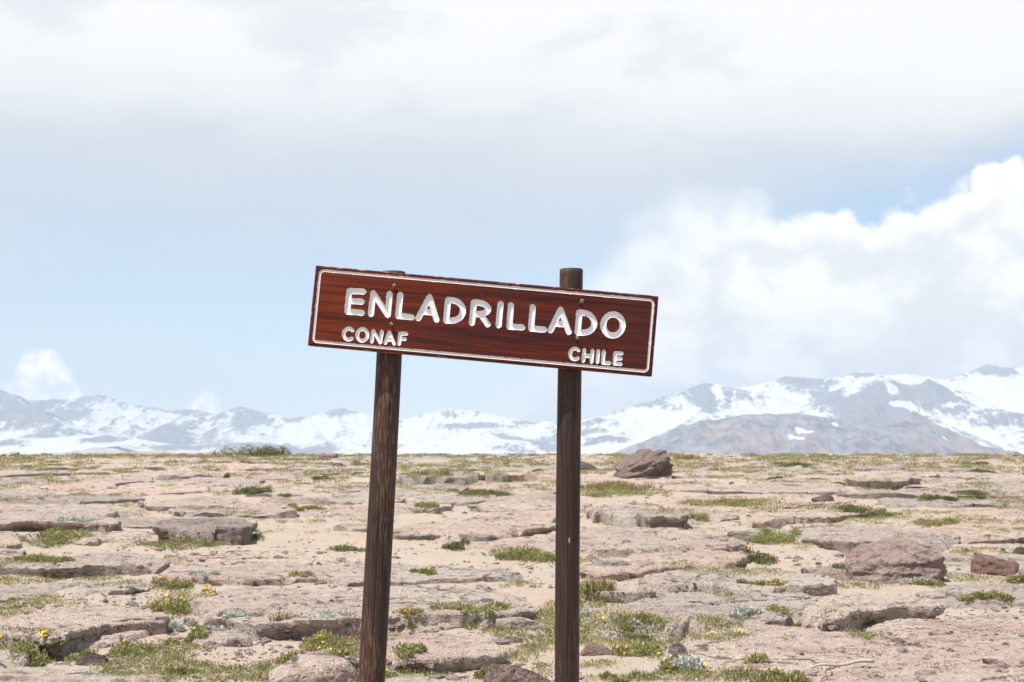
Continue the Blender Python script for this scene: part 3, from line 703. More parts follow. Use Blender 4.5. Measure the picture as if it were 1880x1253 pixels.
# ------------------------------------------------------------------ sight lines onto what is built so far
bpy.context.view_layer.update()
from mathutils.bvhtree import BVHTree
def scene_bvh():
    vs, fs, off, own = [], [], 0, []
    for o in [ground] + [c for c in ground.children]:
        me = o.data
        n = len(me.vertices); v = np.empty(n * 3, np.float32); me.vertices.foreach_get('co', v); v = v.reshape(-1, 3) + np.array(o.location, np.float32)
        li = np.empty(len(me.loops), np.int32); me.loops.foreach_get('vertex_index', li)
        ls = np.empty(len(me.polygons), np.int32); me.polygons.foreach_get('loop_start', ls)
        lt = np.empty(len(me.polygons), np.int32); me.polygons.foreach_get('loop_total', lt)
        q4 = ls[lt == 4]
        F = li[q4[:, None] + np.arange(4)]
        if o is ground:
            r_ = np.hypot(v[:, 0], v[:, 1]); keep = (r_ < 90) & (r_ > 3) & (v[:, 1] > np.abs(v[:, 0]) * 1.3)
            F = F[keep[F[:, 0]]]
        fs += (F + off).tolist(); own += [o is not ground] * len(F)
        vs.append(v); off += n
    return BVHTree.FromPolygons(np.concatenate(vs).tolist(), fs), own
BVH, OWN = scene_bvh()
CAMP = Vector((0, 0, EYE)); LASTN = 0.0
def sight(px, py):
    d = ray(px, py)
    h = BVH.ray_cast(CAMP, Vector(d), 80)
    global LASTN
    LASTN = abs(h[1].z) if h[0] is not None else 0
    if h[0] is None:
        if py > 870: return None, False
        for dy in range(1, 14):
            h = BVH.ray_cast(CAMP, Vector(ray(px, py + dy)), 80)
            if h[0] is not None: return np.array(h[0]), OWN[h[2]]
        return None, False
    return np.array(h[0]), OWN[h[2]]
def drop(x, y):
    h = BVH.ray_cast(Vector((x, y, 6)), Vector((0, 0, -1)), 20)
    return (h[0].z if h[0] is not None else float(base_z(x, y))), (OWN[h[2]] if h[0] is not None else False)

# ------------------------------------------------------------------ the sign
def wood_board_mat():
    m, q, b, out = mat_new('varnished red wood')
    ob = q.node('ShaderNodeTexCoord').outputs['Object']
    sp = q.node('ShaderNodeSeparateXYZ'); q.put(sp.inputs[0], ob)
    g1 = q.noise(q.scale(ob, (1.6, 1, 42)), 1.0, 6, 0.62, 0.8)
    g2 = q.noise(q.scale(ob, (5, 1, 190)), 1.0, 4, 0.6, 0.3)
    blot = q.noise(q.scale(ob, (2.2, 1, 5)), 1.0, 4, 0.55, 0.4)
    c = q.mix(q.sm(g1, 0.32, 0.68), (0.036, 0.008, 0.0075), (0.115, 0.020, 0.0085))
    c = q.mix(q.m('MULTIPLY', q.sm(g2, 0.5, 0.72), 0.55), c, (0.024, 0.008, 0.008))
    c = q.mix(q.m('MULTIPLY', q.sm(sp.outputs[0], 0.1, -0.75), q.sm(g1, 0.35, 0.7, 0.2, 0.8)), c, (0.185, 0.031, 0.008))
    c = q.mix(q.m('MULTIPLY', q.sm(blot, 0.5, 0.68), 0.6), c, (0.045, 0.014, 0.013))
    scr = q.noise(q.scale(ob, (28, 1, 320)), 1.0, 2, 0.5)
    c = q.mix(q.m('MULTIPLY', q.sm(scr, 0.735, 0.77), 0.6), c, (0.38, 0.24, 0.15))
    e = q.node('ShaderNodeAttribute'); e.attribute_name = 'rim'
    c = q.mix(q.m('MULTIPLY', q.sm(e.outputs['Fac'], 0.0, 0.25), 0.65), c, (0.048, 0.011, 0.017))
    ch = q.noise(q.scale(ob, (26, 26, 60)), 1.0, 4, 0.65)
    wear = q.sm(q.m('ADD', q.m('MULTIPLY', e.outputs['Fac'], 0.30), ch), 0.83, 0.90)
    c = q.mix(wear, c, (0.42, 0.22, 0.11))
    q.put(b.inputs['Base Color'], c)
    b.inputs['Roughness'].default_value = 0.5; b.inputs['Specular IOR Level'].default_value = 0.16
    bump(q, b, q.m('ADD', g2, g1), 0.25, 0.002)
    return m
def paint_mat(name, col):
    m, q, b, out = mat_new(name)
    ob = q.node('ShaderNodeTexCoord').outputs['Object']
    n = q.noise(ob, 60, 4, 0.6); n2 = q.noise(ob, 9, 4, 0.6)
    c = q.mix(q.sm(n2, 0.45, 0.7, 0, 0.3), col, tuple(x * 0.86 for x in col))
    c = q.mix(q.m('MULTIPLY', q.sm(n, 0.68, 0.76), 0.55), c, (0.35, 0.24, 0.2))
    q.put(b.inputs['Base Color'], c); b.inputs['Roughness'].default_value = 0.6
    return m
def post_mat(seed):
    m, q, b, out = mat_new('weathered stained post')
    ob = q.vm('ADD', q.node('ShaderNodeTexCoord').outputs['Object'], (seed, seed * 1.7, seed * 2.3))
    g1 = q.noise(q.scale(ob, (70, 70, 2.6)), 1.0, 6, 0.65, 0.5)
    g2 = q.noise(q.scale(ob, (210, 210, 14)), 1.0, 4, 0.65, 0.4)
    bl = q.noise(q.scale(ob, (9, 9, 1.3)), 1.0, 4, 0.6)
    c = q.mix(q.sm(g1, 0.33, 0.68), (0.017, 0.0085, 0.0065), (0.050, 0.024, 0.0155))
    c = q.mix(q.m('MULTIPLY', q.sm(bl, 0.5, 0.68), 0.7), c, (0.070, 0.024, 0.015))
    c = q.mix(q.m('MULTIPLY', q.sm(g2, 0.50, 0.64), q.sm(bl, 0.44, 0.62, 0.06, 0.65)), c, (0.25, 0.165, 0.105))
    kn = q.noise(q.scale(ob, (24, 24, 9)), 1.0, 3, 0.5)
    c = q.mix(q.sm(kn, 0.73, 0.76), c, (0.42, 0.25, 0.13))
    ck = q.noise(q.scale(ob, (34, 34, 0.9)), 1.0, 3, 0.6, 0.2)
    crack = q.sm(q.m('ABSOLUTE', q.m('SUBTRACT', ck, 0.5)), 0.0, 0.012, 1.0, 0.0)
    c = q.mix(q.m('MULTIPLY', crack, 0.75), c, (0.012, 0.007, 0.006))
    q.put(b.inputs['Base Color'], c); b.inputs['Roughness'].default_value = 0.62; b.inputs['Specular IOR Level'].default_value = 0.35
    p = bump(q, b, q.m('ADD', g1, g2), 0.55, 0.004)
    bump(q, b, crack, -0.6, 0.006, p)
    return m
def metal_mat():
    m, q, b, out = mat_new('rusty steel')
    ob = q.node('ShaderNodeTexCoord').outputs['Object']
    n = q.noise(ob, 160, 4, 0.6)
    q.put(b.inputs['Base Color'], q.mix(q.sm(n, 0.4, 0.6), (0.10, 0.065, 0.045), (0.32, 0.25, 0.18)))
    b.inputs['Metallic'].default_value = 0.6; b.inputs['Roughness'].default_value = 0.55
    return m
M['board'] = wood_board_mat(); M['white'] = paint_mat('white sign paint', (0.71, 0.71, 0.72)); M['line'] = paint_mat('off white line paint', (0.60, 0.56, 0.53)); M['steel'] = metal_mat()

YS = 6.2
def plane_pt(px, py, Y=YS):
    d = ray(px, py); d = d * (Y / d[1])
    return np.array([d[0], d[2] + EYE])
TL, TR, BL, BR = [plane_pt(*p) for p in ((580, 488), (1207, 546), (568, 636), (1197, 691))]
ctr = (TL + TR + BL + BR) / 4
ux = ((TR - TL) + (BR - BL)); BW = np.linalg.norm(ux) / 2; ux = ux / np.linalg.norm(ux)
uz = np.array([-ux[1], ux[0]]); BH = 0.5 * (np.dot(TL - BL, uz) + np.dot(TR - BR, uz))
TILT = atan2(ux[1], ux[0])
THICK = 0.055
sgx, sgy = float(ctr[0]), YS + 0.07
sign = empty('park_sign', (sgx, sgy, float(ground_z(sgx, sgy))))
tag(sign, 'dark red wooden park sign with carved white lettering on two round posts', 'sign')
board = bpy.data.objects.new('board', bpy.data.meshes.new('board'))
def bloc(px, py):
    p = plane_pt(px, py) - ctr
    return np.array([np.dot(p, ux), np.dot(p, uz)])
Z1 = lambda p: bloc(540 + p[0] / 5.222, 470 + p[1] / 5.222)
Z2 = lambda p: bloc(880 + p[0] / 5.222, 470 + p[1] / 5.222)
PXM = np.linalg.norm(plane_pt(940, 590) - plane_pt(941, 590))      # metres per photograph pixel on the board
def arc(cx, cy, rx, ry, a0, a1, n=18):
    t = np.radians(np.linspace(a0, a1, n))
    # leaning with the board
    x = rx * np.cos(t); y = -ry * np.sin(t)
    return [(cx + x[i] * 0.996 - 0.09 * y[i], cy + y[i] * 0.996 + 0.09 * x[i]) for i in range(n)]
def dbowl(x0, y0, x1, y1, rx):
    # from the top of a stem to its foot, bulging right by rx
    n = 20; out_ = []
    for i in range(n + 1):
        t = i / n; a = pi * t
        bulge = rx * min(1.0, (sin(a) ** 0.72 if sin(a) > 0 else 0))
        out_.append((x0 + (x1 - x0) * t + bulge, y0 + (y1 - y0) * (0.5 - 0.5 * math.cos(a)) + 0.07 * bulge))
    return out_
R1, R2 = 27.5 / 5.222 * PXM, 16.5 / 5.222 * PXM
LET = [
 ('E', Z1, R1, [[(537, 342), (517, 540)], [(537, 342), (668, 350)], [(528, 438), (652, 446)], [(517, 540), (655, 552)]]),
 ('N', Z1, R1, [[(765, 365), (742, 563)], [(765, 365), (903, 572)], [(920, 370), (903, 572)]]),
 ('L', Z1, R1, [[(1022, 380), (1003, 583)], [(1003, 583), (1130, 594)]]),
 ('A', Z1, R1, [[(1302, 402), (1194, 603)], [(1302, 402), (1368, 616)], [(1232, 540), (1338, 550)]]),
 ('D', Z1, R1, [[(1480, 428), (1460, 622)], dbowl(1480, 428, 1460, 625, 150)]),
 ('R', Z1, R1, [[(1725, 452), (1706, 648)], dbowl(1725, 452, 1715, 562, 142), [(1785, 562), (1856, 662)]]),
 ('I', Z2, R1, [[(205, 467), (186, 670)]]),
 ('L', Z2, R1, [[(303, 478), (288, 683)], [(288, 683), (410, 692)]]),
 ('L', Z2, R1, [[(511, 497), (496, 702)], [(496, 702), (618, 712)]]),
 ('A', Z2, R1, [[(777, 522), (681, 718)], [(777, 522), (855, 735)], [(717, 655), (824, 664)]]),
 ('D', Z2, R1, [[(955, 548), (941, 738)], dbowl(955, 548, 941, 741, 150)]),
 ('O', Z2, R1, [arc(1277, 668, 93, 101, 0, 360, 40)]),
 ('C', Z1, R2, [arc(530, 755, 48, 53, 48, 312, 26)]),
 ('O', Z1, R2, [arc(660, 763, 49, 56, 0, 360, 32)]),
 ('N', Z1, R2, [[(765, 724), (749, 827)], [(765, 724), (831, 834)], [(845, 732), (831, 834)]]),
 ('A', Z1, R2, [[(918, 740), (880, 840)], [(918, 740), (963, 848)], [(894, 806), (946, 811)]]),
 ('F', Z1, R2, [[(1020, 750), (1011, 849)], [(1020, 750), (1080, 753)], [(1016, 800), (1066, 803)]]),
 ('C', Z2, R2, [arc(914, 945, 46, 51, 48, 312, 26)]),
 ('H', Z2, R2, [[(1003, 906), (993, 1011)], [(1081, 913), (1072, 1019)], [(998, 960), (1077, 966)]]),
 ('I', Z2, R2, [[(1137, 917), (1127, 1021)]]),
 ('L', Z2, R2, [[(1190, 924), (1180, 1028)], [(1180, 1028), (1242, 1033)]]),
 ('E', Z2, R2, [[(1300, 936), (1289, 1037)], [(1300, 936), (1360, 940)], [(1294, 986), (1352, 990)], [(1289, 1037), (1350, 1041)]]),
]
def make_board():
    nx, nz = 1010, 238
    gx = np.linspace(-BW / 2, BW / 2, nx); gz = np.linspace(-BH / 2, BH / 2, nz)
    X, Z = np.meshgrid(gx, gz, indexing='ij')
    owner = np.full(X.shape, -1, np.int32); depth = np.zeros(X.shape)
    for k, (ch, zf, r, strokes) in enumerate(LET):
        best = np.full(X.shape, 9.0)
        for st in strokes:
            pts = [zf(p) for p in st]
            for a, b in zip(pts[:-1], pts[1:]):
                lo = np.minimum(a, b) - r * 1.5; hi = np.maximum(a, b) + r * 1.5
                i0, i1 = np.searchsorted(gx, [lo[0], hi[0]]); j0, j1 = np.searchsorted(gz, [lo[1], hi[1]])
                xs = X[i0:i1, j0:j1]; zs = Z[i0:i1, j0:j1]
                d = b - a; L2 = max(1e-9, d @ d)
                t = np.clip(((xs - a[0]) * d[0] + (zs - a[1]) * d[1]) / L2, 0, 1)
                ds = np.hypot(xs - a[0] - t * d[0], zs - a[1] - t * d[1])
                best[i0:i1, j0:j1] = np.minimum(best[i0:i1, j0:j1], ds)
        best = best + 0.0006 * fbm(X * 90, Z * 90, o=2, seed=50 + k)
        ins = best < r
        D = 0.0085 if r == R1 else 0.0055
        owner[ins] = k
        depth = np.where(ins, np.maximum(depth, D * np.clip((r - best) / 0.0022, 0, 1)), depth)
    # border line: rounded rectangle
    l, r_, t_, b_ = -BW / 2 + 0.0215, BW / 2 - 0.0215, BH / 2 - 0.0200, -BH / 2 + 0.0190
    rc = 0.018
    qx = np.abs(X - (l + r_) / 2) - ((r_ - l) / 2 - rc); qz = np.abs(Z - (t_ + b_) / 2) - ((t_ - b_) / 2 - rc)
    sd = np.hypot(np.maximum(qx, 0), np.maximum(qz, 0)) + np.minimum(np.maximum(qx, qz), 0) - rc
    bd = np.abs(sd) + 0.0005 * fbm(X * 60, Z * 60, o=2, seed=9)
    LW = 0.0050
    ins = (bd < LW) & (owner < 0)
    owner[ins] = 99
    depth = np.where(ins, 0.0028 * np.clip((LW - bd) / 0.002, 0, 1), depth)
    edge = np.minimum(np.minimum(X + BW / 2, BW / 2 - X), np.minimum(Z + BH / 2, BH / 2 - Z))
    chip = 0.0035 + 0.004 * np.clip(fbm(X * 35, Z * 35, o=3, seed=77), 0, 1) * 2
    depth = depth + np.clip(chip - edge, 0, 1) * 0.9
    depth = depth + 0.0006 * fbm(X * 3, Z * 60, o=3, seed=31)
    V = np.stack([X, -THICK / 2 + depth, Z], -1).reshape(-1, 3)
    F = grid_faces(nx, nz)                      # order i (x), j (z)
    own = owner.reshape(-1)[F]
    fo = np.where((own == own[:, :1]).all(1), own[:, 0], -2)
    mx = own.max(1)
    fo = np.where(fo == -2, np.where((own >= 0).sum(1) >= 2, mx, -1), fo)
    rim = np.clip(1 - edge / 0.018, 0, 1).reshape(-1)
    def sub(mask, nm, extra=None):
        f = F[mask]
        used, inv = np.unique(f.ravel(), return_inverse=True)
        return used, inv.reshape(-1, 4)
    # board proper with sides and back
    used, f = sub(fo == -1, 'board')
    vb = V[used]; rimb = rim[used]
    look = -np.ones(len(V), int); look[used] = np.arange(len(used))
    idx = lambda i, j: i * nz + j
    ring = [idx(i, 0) for i in range(nx)] + [idx(nx - 1, j) for j in range(1, nz)] + [idx(i, nz - 1) for i in range(nx - 2, -1, -1)] + [idx(0, j) for j in range(nz - 2, 0, -1)]
    ring = look[np.array(ring)]
    rv = vb[ring].copy(); rv[:, 1] = THICK / 2
    rv[:, 0] *= 0.998
    n0 = len(vb); nr = len(ring)
    Vb = np.vstack([vb, rv, [[0, THICK / 2, 0]]])
    a = np.arange(nr); b = (a + 1) % nr
    side = np.stack([ring[a], n0 + a, n0 + b, ring[b]], -1)
    back = np.stack([np.full(nr, n0 + nr), n0 + b, n0 + a], -1)
    me = raw_mesh('board', Vb, [f, side, back], smooth=False)
    attr(me, 'rim', np.concatenate([rimb, np.ones(nr), [0.3]]))
    bo = link('board', me, M['board'], sign)
    for k, (ch, zf, r, st) in enumerate(LET):
        used, f = sub(fo == k, 'letter')
        link('carved_letter', raw_mesh('carved_letter', V[used], f, smooth=False), M['white'], bo)
    used, f = sub(fo == 99, 'line')
    link('border_line', raw_mesh('border_line', V[used], f, smooth=False), M['line'], bo)
    return bo
bpy.data.objects.remove(board)
board = make_board()
board.location = (ctr[0] - sgx, YS - sgy, ctr[1] - sign.location.z)
board.rotation_euler = (0, -TILT, 0)
# screws: shank standing out of the wood with a domed head, no two at the same angle
def screw(p, out_len, lean, bent):
    bm = bmesh.new()
    rings = [(0.0042, 0.004), (0.0042, -out_len), (0.0088, -out_len - 0.0005), (0.0088, -out_len - 0.003), (0.0060, -out_len - 0.0055), (0.0012, -out_len - 0.0062)]
    prev = None
    for r, y in rings:
        cur = [bm.verts.new((r * cos(2 * pi * k / 12) + lean * max(0, -y) + 0, y, r * sin(2 * pi * k / 12) + bent * max(0, -y))) for k in range(12)]
        if prev:
            for k in range(12):
                bm.faces.new((prev[k], prev[(k + 1) % 12], cur[(k + 1) % 12], cur[k]))
        prev = cur
    bm.faces.new(prev)
    bmesh.ops.recalc_face_normals(bm, faces=bm.faces)
    me = bpy.data.meshes.new('screw'); bm.to_mesh(me); bm.free()
    o = link('screw', me, M['steel'], board, (p[0], -THICK / 2, p[1]))
    return o
screw(Z1((966, 298)), 0.006, 0.0, 0.1)
screw(Z1((938, 668)), 0.008, 0.05, 0.2)
screw(Z2((958, 462)), 0.016, 0.55, 0.5)
screw(Z2((930, 808)), 0.016, 0.1, 0.35)

def post(pb, pt, wb, wt, ztop_px, seed, mat):
    """pb, pt: pixel of the axis at the foot of the picture and at the top"""
    Yp = YS + THICK / 2 + 0.054
    a = plane_pt(*pb, Y=Yp); b = plane_pt(*pt, Y=Yp)
    ra = wb / 2 * (Yp / FPX); rb = wt / 2 * (Yp / FPX)
    d = (b - a); dirx = d[0] / d[1]
    z0 = float(ground_z(a[0], Yp)) - 0.35; z1 = b[1]
    x0 = a[0] + dirx * (z0 - a[1])
    n, mrow = 180, 120
    zs = np.linspace(z0, z1, mrow)
    th = np.linspace(0, 2 * pi, n, endpoint=False)
    T, Zg = np.meshgrid(th, zs, indexing='ij'); T = T.T; Zg = Zg.T
    r = ra + (rb - ra) * (Zg - a[1]) / (b[1] - a[1])
    r = r * (1 + 0.018 * fbm(np.cos(T) * 1.2, np.sin(T) * 1.2, Zg * 1.6, o=3, seed=seed) + 0.007 * fbm(np.cos(T) * 5, np.sin(T) * 5, Zg * 1.5, o=3, seed=seed + 3))
    for k_, (th0, za, zb, dp_) in enumerate(((4.55, 0.2, 1.5, 0.0045), (5.15, 0.9, 2.2, 0.0035), (4.05, 1.3, 2.4, 0.003))):
        dth = np.angle(np.exp(1j * (T - th0 - 0.10 * seed / 8 - 0.12 * np.sin(Zg * 2.1 + k_))))
        r = r - dp_ * np.exp(-(dth / 0.045) ** 2) * sstep(Zg, za, za + 0.2) * (1 - sstep(Zg, zb - 0.2, zb))
    bow = 0.004 * np.sin((Zg - z0) * 1.9 + seed)
    X = x0 + dirx * (Zg - z0) + bow + r * np.cos(T); Y = Yp + r * np.sin(T)
    V = np.stack([X, Y, Zg], -1)
    axt = np.array([x0 + dirx * (z1 - z0), Yp, z1])
    cap1 = V[-1].copy(); cap1 = axt + (cap1 - axt) * 0.93; cap1[:, 2] = z1 + 0.004
    Vv = np.vstack([V.reshape(-1, 3), cap1, [axt + (0, 0, 0.005)]])
    F = grid_faces(mrow + 1, n, wrap=True)
    c = len(Vv) - 1; s = mrow * n
    fan = np.stack([np.full(n, c), s + np.arange(n), s + (np.arange(n) + 1) % n], -1)
    org = np.array(sign.location)
    me = raw_mesh('post', Vv - org, [F, fan])
    return link('post', me, mat, sign)
post((682.5, 1253), (721, 501), 49, 46, 0, 4, post_mat(1.3))
post((1041.5, 1253), (1048, 496), 45, 43, 0, 8, post_mat(7.9))

# ------------------------------------------------------------------ loose rocks
def rock(px, py, wpx, hpx, mat, label, cat='rock', name='boulder', sub=4, seed=0, dep=0.8, flat=0.35, tilt=0.0, cuts=9, strata=0.0, D=None, rough=1.0, cutlim=(0.55, 0.9), planes=()):
    """a loose stone: px, py the middle of its foot; wpx, hpx its size in the photograph"""
    if D is None:
        p, _ = sight(px, py)
    else:
        d = ray(px, py); d = d * (D / d[1]); p = np.array([d[0], D, EYE + d[2]])
    s = p[1] / FPX
    w = wpx * s; h = hpx * s
    bm = bmesh.new(); bmesh.ops.create_icosphere(bm, subdivisions=sub, radius=1.0)
    V = np.array([v.co[:] for v in bm.verts]); F = np.array([[v.index for v in f.verts] for f in bm.faces]); bm.free()
    V = V / (np.abs(V) ** 3.2).sum(1)[:, None] ** (1 / 3.2)
    r_ = np.random.default_rng(seed)
    for k in range(cuts):
        n = r_.normal(size=3); n[2] = abs(n[2]) * 0.8; n /= np.linalg.norm(n)
        o_ = r_.uniform(*cutlim)
        dd = V @ n - o_
        V = V - np.where(dd > 0, dd, 0)[:, None] * n * 0.93
    for n, o_ in planes:
        n = np.array(n, float); n /= np.linalg.norm(n); dd = V @ n - o_
        V = V - np.where(dd > 0, dd, 0)[:, None] * n * 0.96
    V = V * (1 + 0.10 * rough * fbm(V[:, 0] * 1.7, V[:, 1] * 1.7, V[:, 2] * 1.7, o=3, seed=seed)[:, None])
    ext = np.ptp(V, axis=0)
    V = (V - (V.max(0) + V.min(0)) / 2) / ext
    N = V / (np.linalg.norm(V, axis=1)[:, None] + 1e-9)
    c, s_ = cos(tilt), sin(tilt)
    zt = V[:, 2] * c - V[:, 0] * s_
    if strata: V = V + N * (0.018 * strata * (vnoise(V[:, 0] * 2, V[:, 1] * 2, zt * 20, seed + 5)))[:, None]
    V = V + N * (0.030 * rough * fbm(V[:, 0] * 7, V[:, 1] * 7, V[:, 2] * 7, o=4, seed=seed + 3, gain=.6))[:, None]
    V = V * np.array([w, w * dep, h * 1.35])
    V[:, 2] += h * (0.5 * 1.35 - 0.35)
    org = p + np.array([0, w * dep * 0.42, 0])
    if D is None:
        org[2] = min(p[2], drop(org[0], org[1])[0]) if name != 'stone' else p[2]
        org[2] = p[2] - 0.10 * h
    me = crisp(raw_mesh(name, V, F), 28)
    o = link(name, me, M[mat], None, org)
    tag(o, label, cat)
    return o
rock(1186, 878, 108, 58, 'brown_boulder', 'large tilted purple-brown boulder standing on the skyline right of the posts', sub=6, seed=21, dep=0.9, strata=3.0, rough=1.5, tilt=0.45, cuts=5, cutlim=(0.8, 1.0), planes=[((-0.6, -0.15, 0.8), 0.56), ((0.05, 0, 1), 0.72), ((0.75, -0.5, -0.35), 0.62), ((0.25, -0.6, 0.7), 0.75)])
rock(1062, 864, 92, 21, 'dark_rock', 'flat black rock partly behind the right post near the skyline', sub=5, seed=33, dep=0.6, strata=0.6)
rock(1652, 1070, 190, 80, 'boulder', 'broad rough purple-brown boulder with a silvery plant at its foot', sub=6, seed=45, dep=0.75, strata=0.8, rough=1.7, cuts=5, cutlim=(0.85, 1.0), planes=[((0.05, -0.1, 1.0), 0.78), ((-0.7, -0.1, 0.7), 0.78), ((0.65, -0.1, 0.75), 0.86), ((0.0, -0.7, 0.7), 0.85)])
rock(1838, 1058, 100, 44, 'red_rock', 'craggy reddish-brown rock close to the right edge of the picture', sub=5, seed=52, dep=0.8, rough=1.8)
rock(160, 1223, 66, 26, 'dark_rock', 'small dark brown block of stone lying on pale sand at lower left', 'stone', 'stone', sub=5, seed=60, dep=0.7, cuts=14, cutlim=(0.42, 0.7))
rock(566, 1275, 165, 62, 'slab', 'rounded pale pink rock left of the left post at the bottom edge', sub=6, seed=71, dep=0.8, cuts=4, cutlim=(0.75, 0.95), D=7.6)
rock(950, 1275, 128, 50, 'red_rock', 'dark red rock against the right post at the bottom edge', sub=5, seed=83, dep=0.5, D=6.42, rough=1.0, cuts=6)
rock(893, 1158, 38, 21, 'grey_rock', 'small pale grey stone in front of the long slab between the posts', 'stone', 'stone', sub=4, seed=90, dep=0.8, cuts=12, cutlim=(0.45, 0.75))
rock(948, 1157, 78, 22, 'grey_rock', 'flat pale grey stone just left of the right post', 'stone', 'stone', sub=5, seed=95, dep=0.7, cuts=6)
rock(1094, 1204, 64, 19, 'red_rock', 'low brown stone touching the right side of the right post', 'stone', 'stone', sub=5, seed=99, dep=0.7, cuts=8)
rock(624, 1033, 20, 11, 'grey_rock', 'tiny dark grey pebble on bare rock left of the left post', 'stone', 'stone', sub=3, seed=103, dep=0.8, cuts=8)
rock(1862, 838, 46, 12, 'grey_rock', 'grey rock on the skyline at the right edge', sub=4, seed=110, dep=0.8)
rock(600, 842, 38, 12, 'boulder', 'rounded rock on the skyline left of the left post', sub=4, seed=116, dep=0.8, cuts=3)
rock(1244, 1222, 52, 46, 'boulder', 'slanting wedge of rock between the flowering plant and the silvery bush', 'stone', 'stone', sub=5, seed=121, dep=0.35, tilt=-0.7, cuts=10, cutlim=(0.4, 0.75))
rock(942, 1181, 40, 12, 'red_rock', 'thin reddish stone lying left of the right post below the flat grey one', 'stone', 'stone', sub=4, seed=127, dep=0.8)
rock(1514, 921, 42, 14, 'dark_rock', 'dark stone lying on a slab right of the overhanging grey block', 'stone', 'stone', sub=4, seed=131, dep=0.7)

# dead branch
def branch():
    a, _ = sight(1490, 1238); b, _ = sight(1604, 1226); f0, _ = sight(1524, 1236); f1, _ = sight(1508, 1256)
    def tube(pts, rad, n=10):
        V = []; 
        pts = np.array(pts)
        for i, p in enumerate(pts):
            d = pts[min(i + 1, len(pts) - 1)] - pts[max(i - 1, 0)]; d /= np.linalg.norm(d)
            u = np.cross(d, (0, 0, 1)); u /= np.linalg.norm(u); v = np.cross(u, d)
            for k in range(n):
                V.append(p + rad[i] * (u * cos(2 * pi * k / n) + v * sin(2 * pi * k / n)))
        V = np.array(V); F = grid_faces(len(pts), n, wrap=True)
        e = len(pts) - 1
        caps = np.array([[0, n - 1 - k, n - 2 - k] for k in range(n - 2)] + [[e * n, e * n + k + 1, e * n + k + 2] for k in range(n - 2)])
        return V, [F, caps]
    def mt(nm, c0, c1):
        m, q, bb, out = mat_new(nm)
        ob = q.node('ShaderNodeTexCoord').outputs['Object']
        q.put(bb.inputs['Base Color'], q.mix(q.sm(q.noise(q.scale(ob, (9, 60, 60)), 1.0, 4), 0.35, 0.65), c0, c1)); bb.inputs['Roughness'].default_value = 0.85
        return m
    org = (a + b) / 2
    root = empty('dead_branch', org)
    tag(root, 'bleached dead branch lying on the big slab at the bottom right', 'branch')
    lift = np.array([0, 0, 0.012])
    n = 14
    pts = [a + (b - a) * i / (n - 1) + np.array([0, 0.012 * sin(i * 0.7), 0.0]) for i in range(n)]
    up = max(drop(q[0], q[1])[0] - q[2] for q in pts[1:-1])
    pts = [q + np.array([0, 0, max(up, 0) + 0.010 + 0.005 * sin(i * .8)]) - org for i, q in enumerate(pts)]
    V, F = tube(pts, np.linspace(0.007, 0.0115, n))
    link('stem', raw_mesh('stem', V, F), mt('bleached wood', (0.36, 0.31, 0.27), (0.50, 0.45, 0.39)), root)
    pts = [f0 + (f1 - f0) * i / 6 + np.array([0.01 * sin(i * 2), 0, 0]) for i in range(7)]
    pts = [np.array([q[0], q[1], max(q[2], drop(q[0], q[1])[0]) + 0.012 + max(up, 0) * (1 - i / 6)]) - org for i, q in enumerate(pts)]
    V, F = tube(pts, np.linspace(0.006, 0.003, 7))
    link('twig', raw_mesh('twig', V, F), mt('reddish bark', (0.16, 0.07, 0.05), (0.24, 0.12, 0.09)), root)
branch()

# ------------------------------------------------------------------ plants
def leaf_mat(name, lo, hi, dry, transl=0.25):
    m, q, b, out = mat_new(name)
    a = q.node('ShaderNodeAttribute'); a.attribute_name = 'tint'
    pos = q.node('ShaderNodeNewGeometry').outputs['Position']
    n = q.noise(pos, 4.0, 3, 0.6)
    c = q.mix(a.outputs['Fac'], lo, hi)
    c = q.mix(q.m('MULTIPLY', q.sm(n, 0.5, 0.68), 0.55), c, dry)
    q.put(b.inputs['Base Color'], c); b.inputs['Roughness'].default_value = 0.6; b.inputs['Specular IOR Level'].default_value = 0.3
    tr = q.node('ShaderNodeBsdfTranslucent'); q.put(tr.inputs[0], c)
    mx = q.node('ShaderNodeMixShader'); mx.inputs[0].default_value = transl
    q.l.new(b.outputs[0], mx.inputs[1]); q.l.new(tr.outputs[0], mx.inputs[2]); q.l.new(mx.outputs[0], out.inputs[0])
    return m
M['green'] = leaf_mat('fresh leaf', (0.14, 0.14, 0.05), (0.40, 0.385, 0.16), (0.44, 0.34, 0.17), 0.3)
M['dark'] = leaf_mat('dark leaf', (0.07, 0.08, 0.03), (0.23, 0.235, 0.09), (0.25, 0.18, 0.09), 0.25)
M['silver'] = leaf_mat('silver leaf', (0.36, 0.37, 0.31), (0.62, 0.62, 0.55), (0.46, 0.43, 0.34), 0.15)
M['straw'] = leaf_mat('dry grass blade', (0.20, 0.17, 0.06), (0.42, 0.34, 0.14), (0.30, 0.17, 0.07))
M['cover'] = leaf_mat('creeping leaf', (0.17, 0.165, 0.065), (0.42, 0.385, 0.17), (0.50, 0.38, 0.19), 0.3)
def flower_mat():
    m, q, b, out = mat_new('orange yellow petal')
    a = q.node('ShaderNodeAttribute'); a.attribute_name = 'tint'
    q.put(b.inputs['Base Color'], q.mix(a.outputs['Fac'], (0.78, 0.34, 0.015), (0.90, 0.56, 0.03))); b.inputs['Roughness'].default_value = 0.6
    return m
M['flower'] = flower_mat()
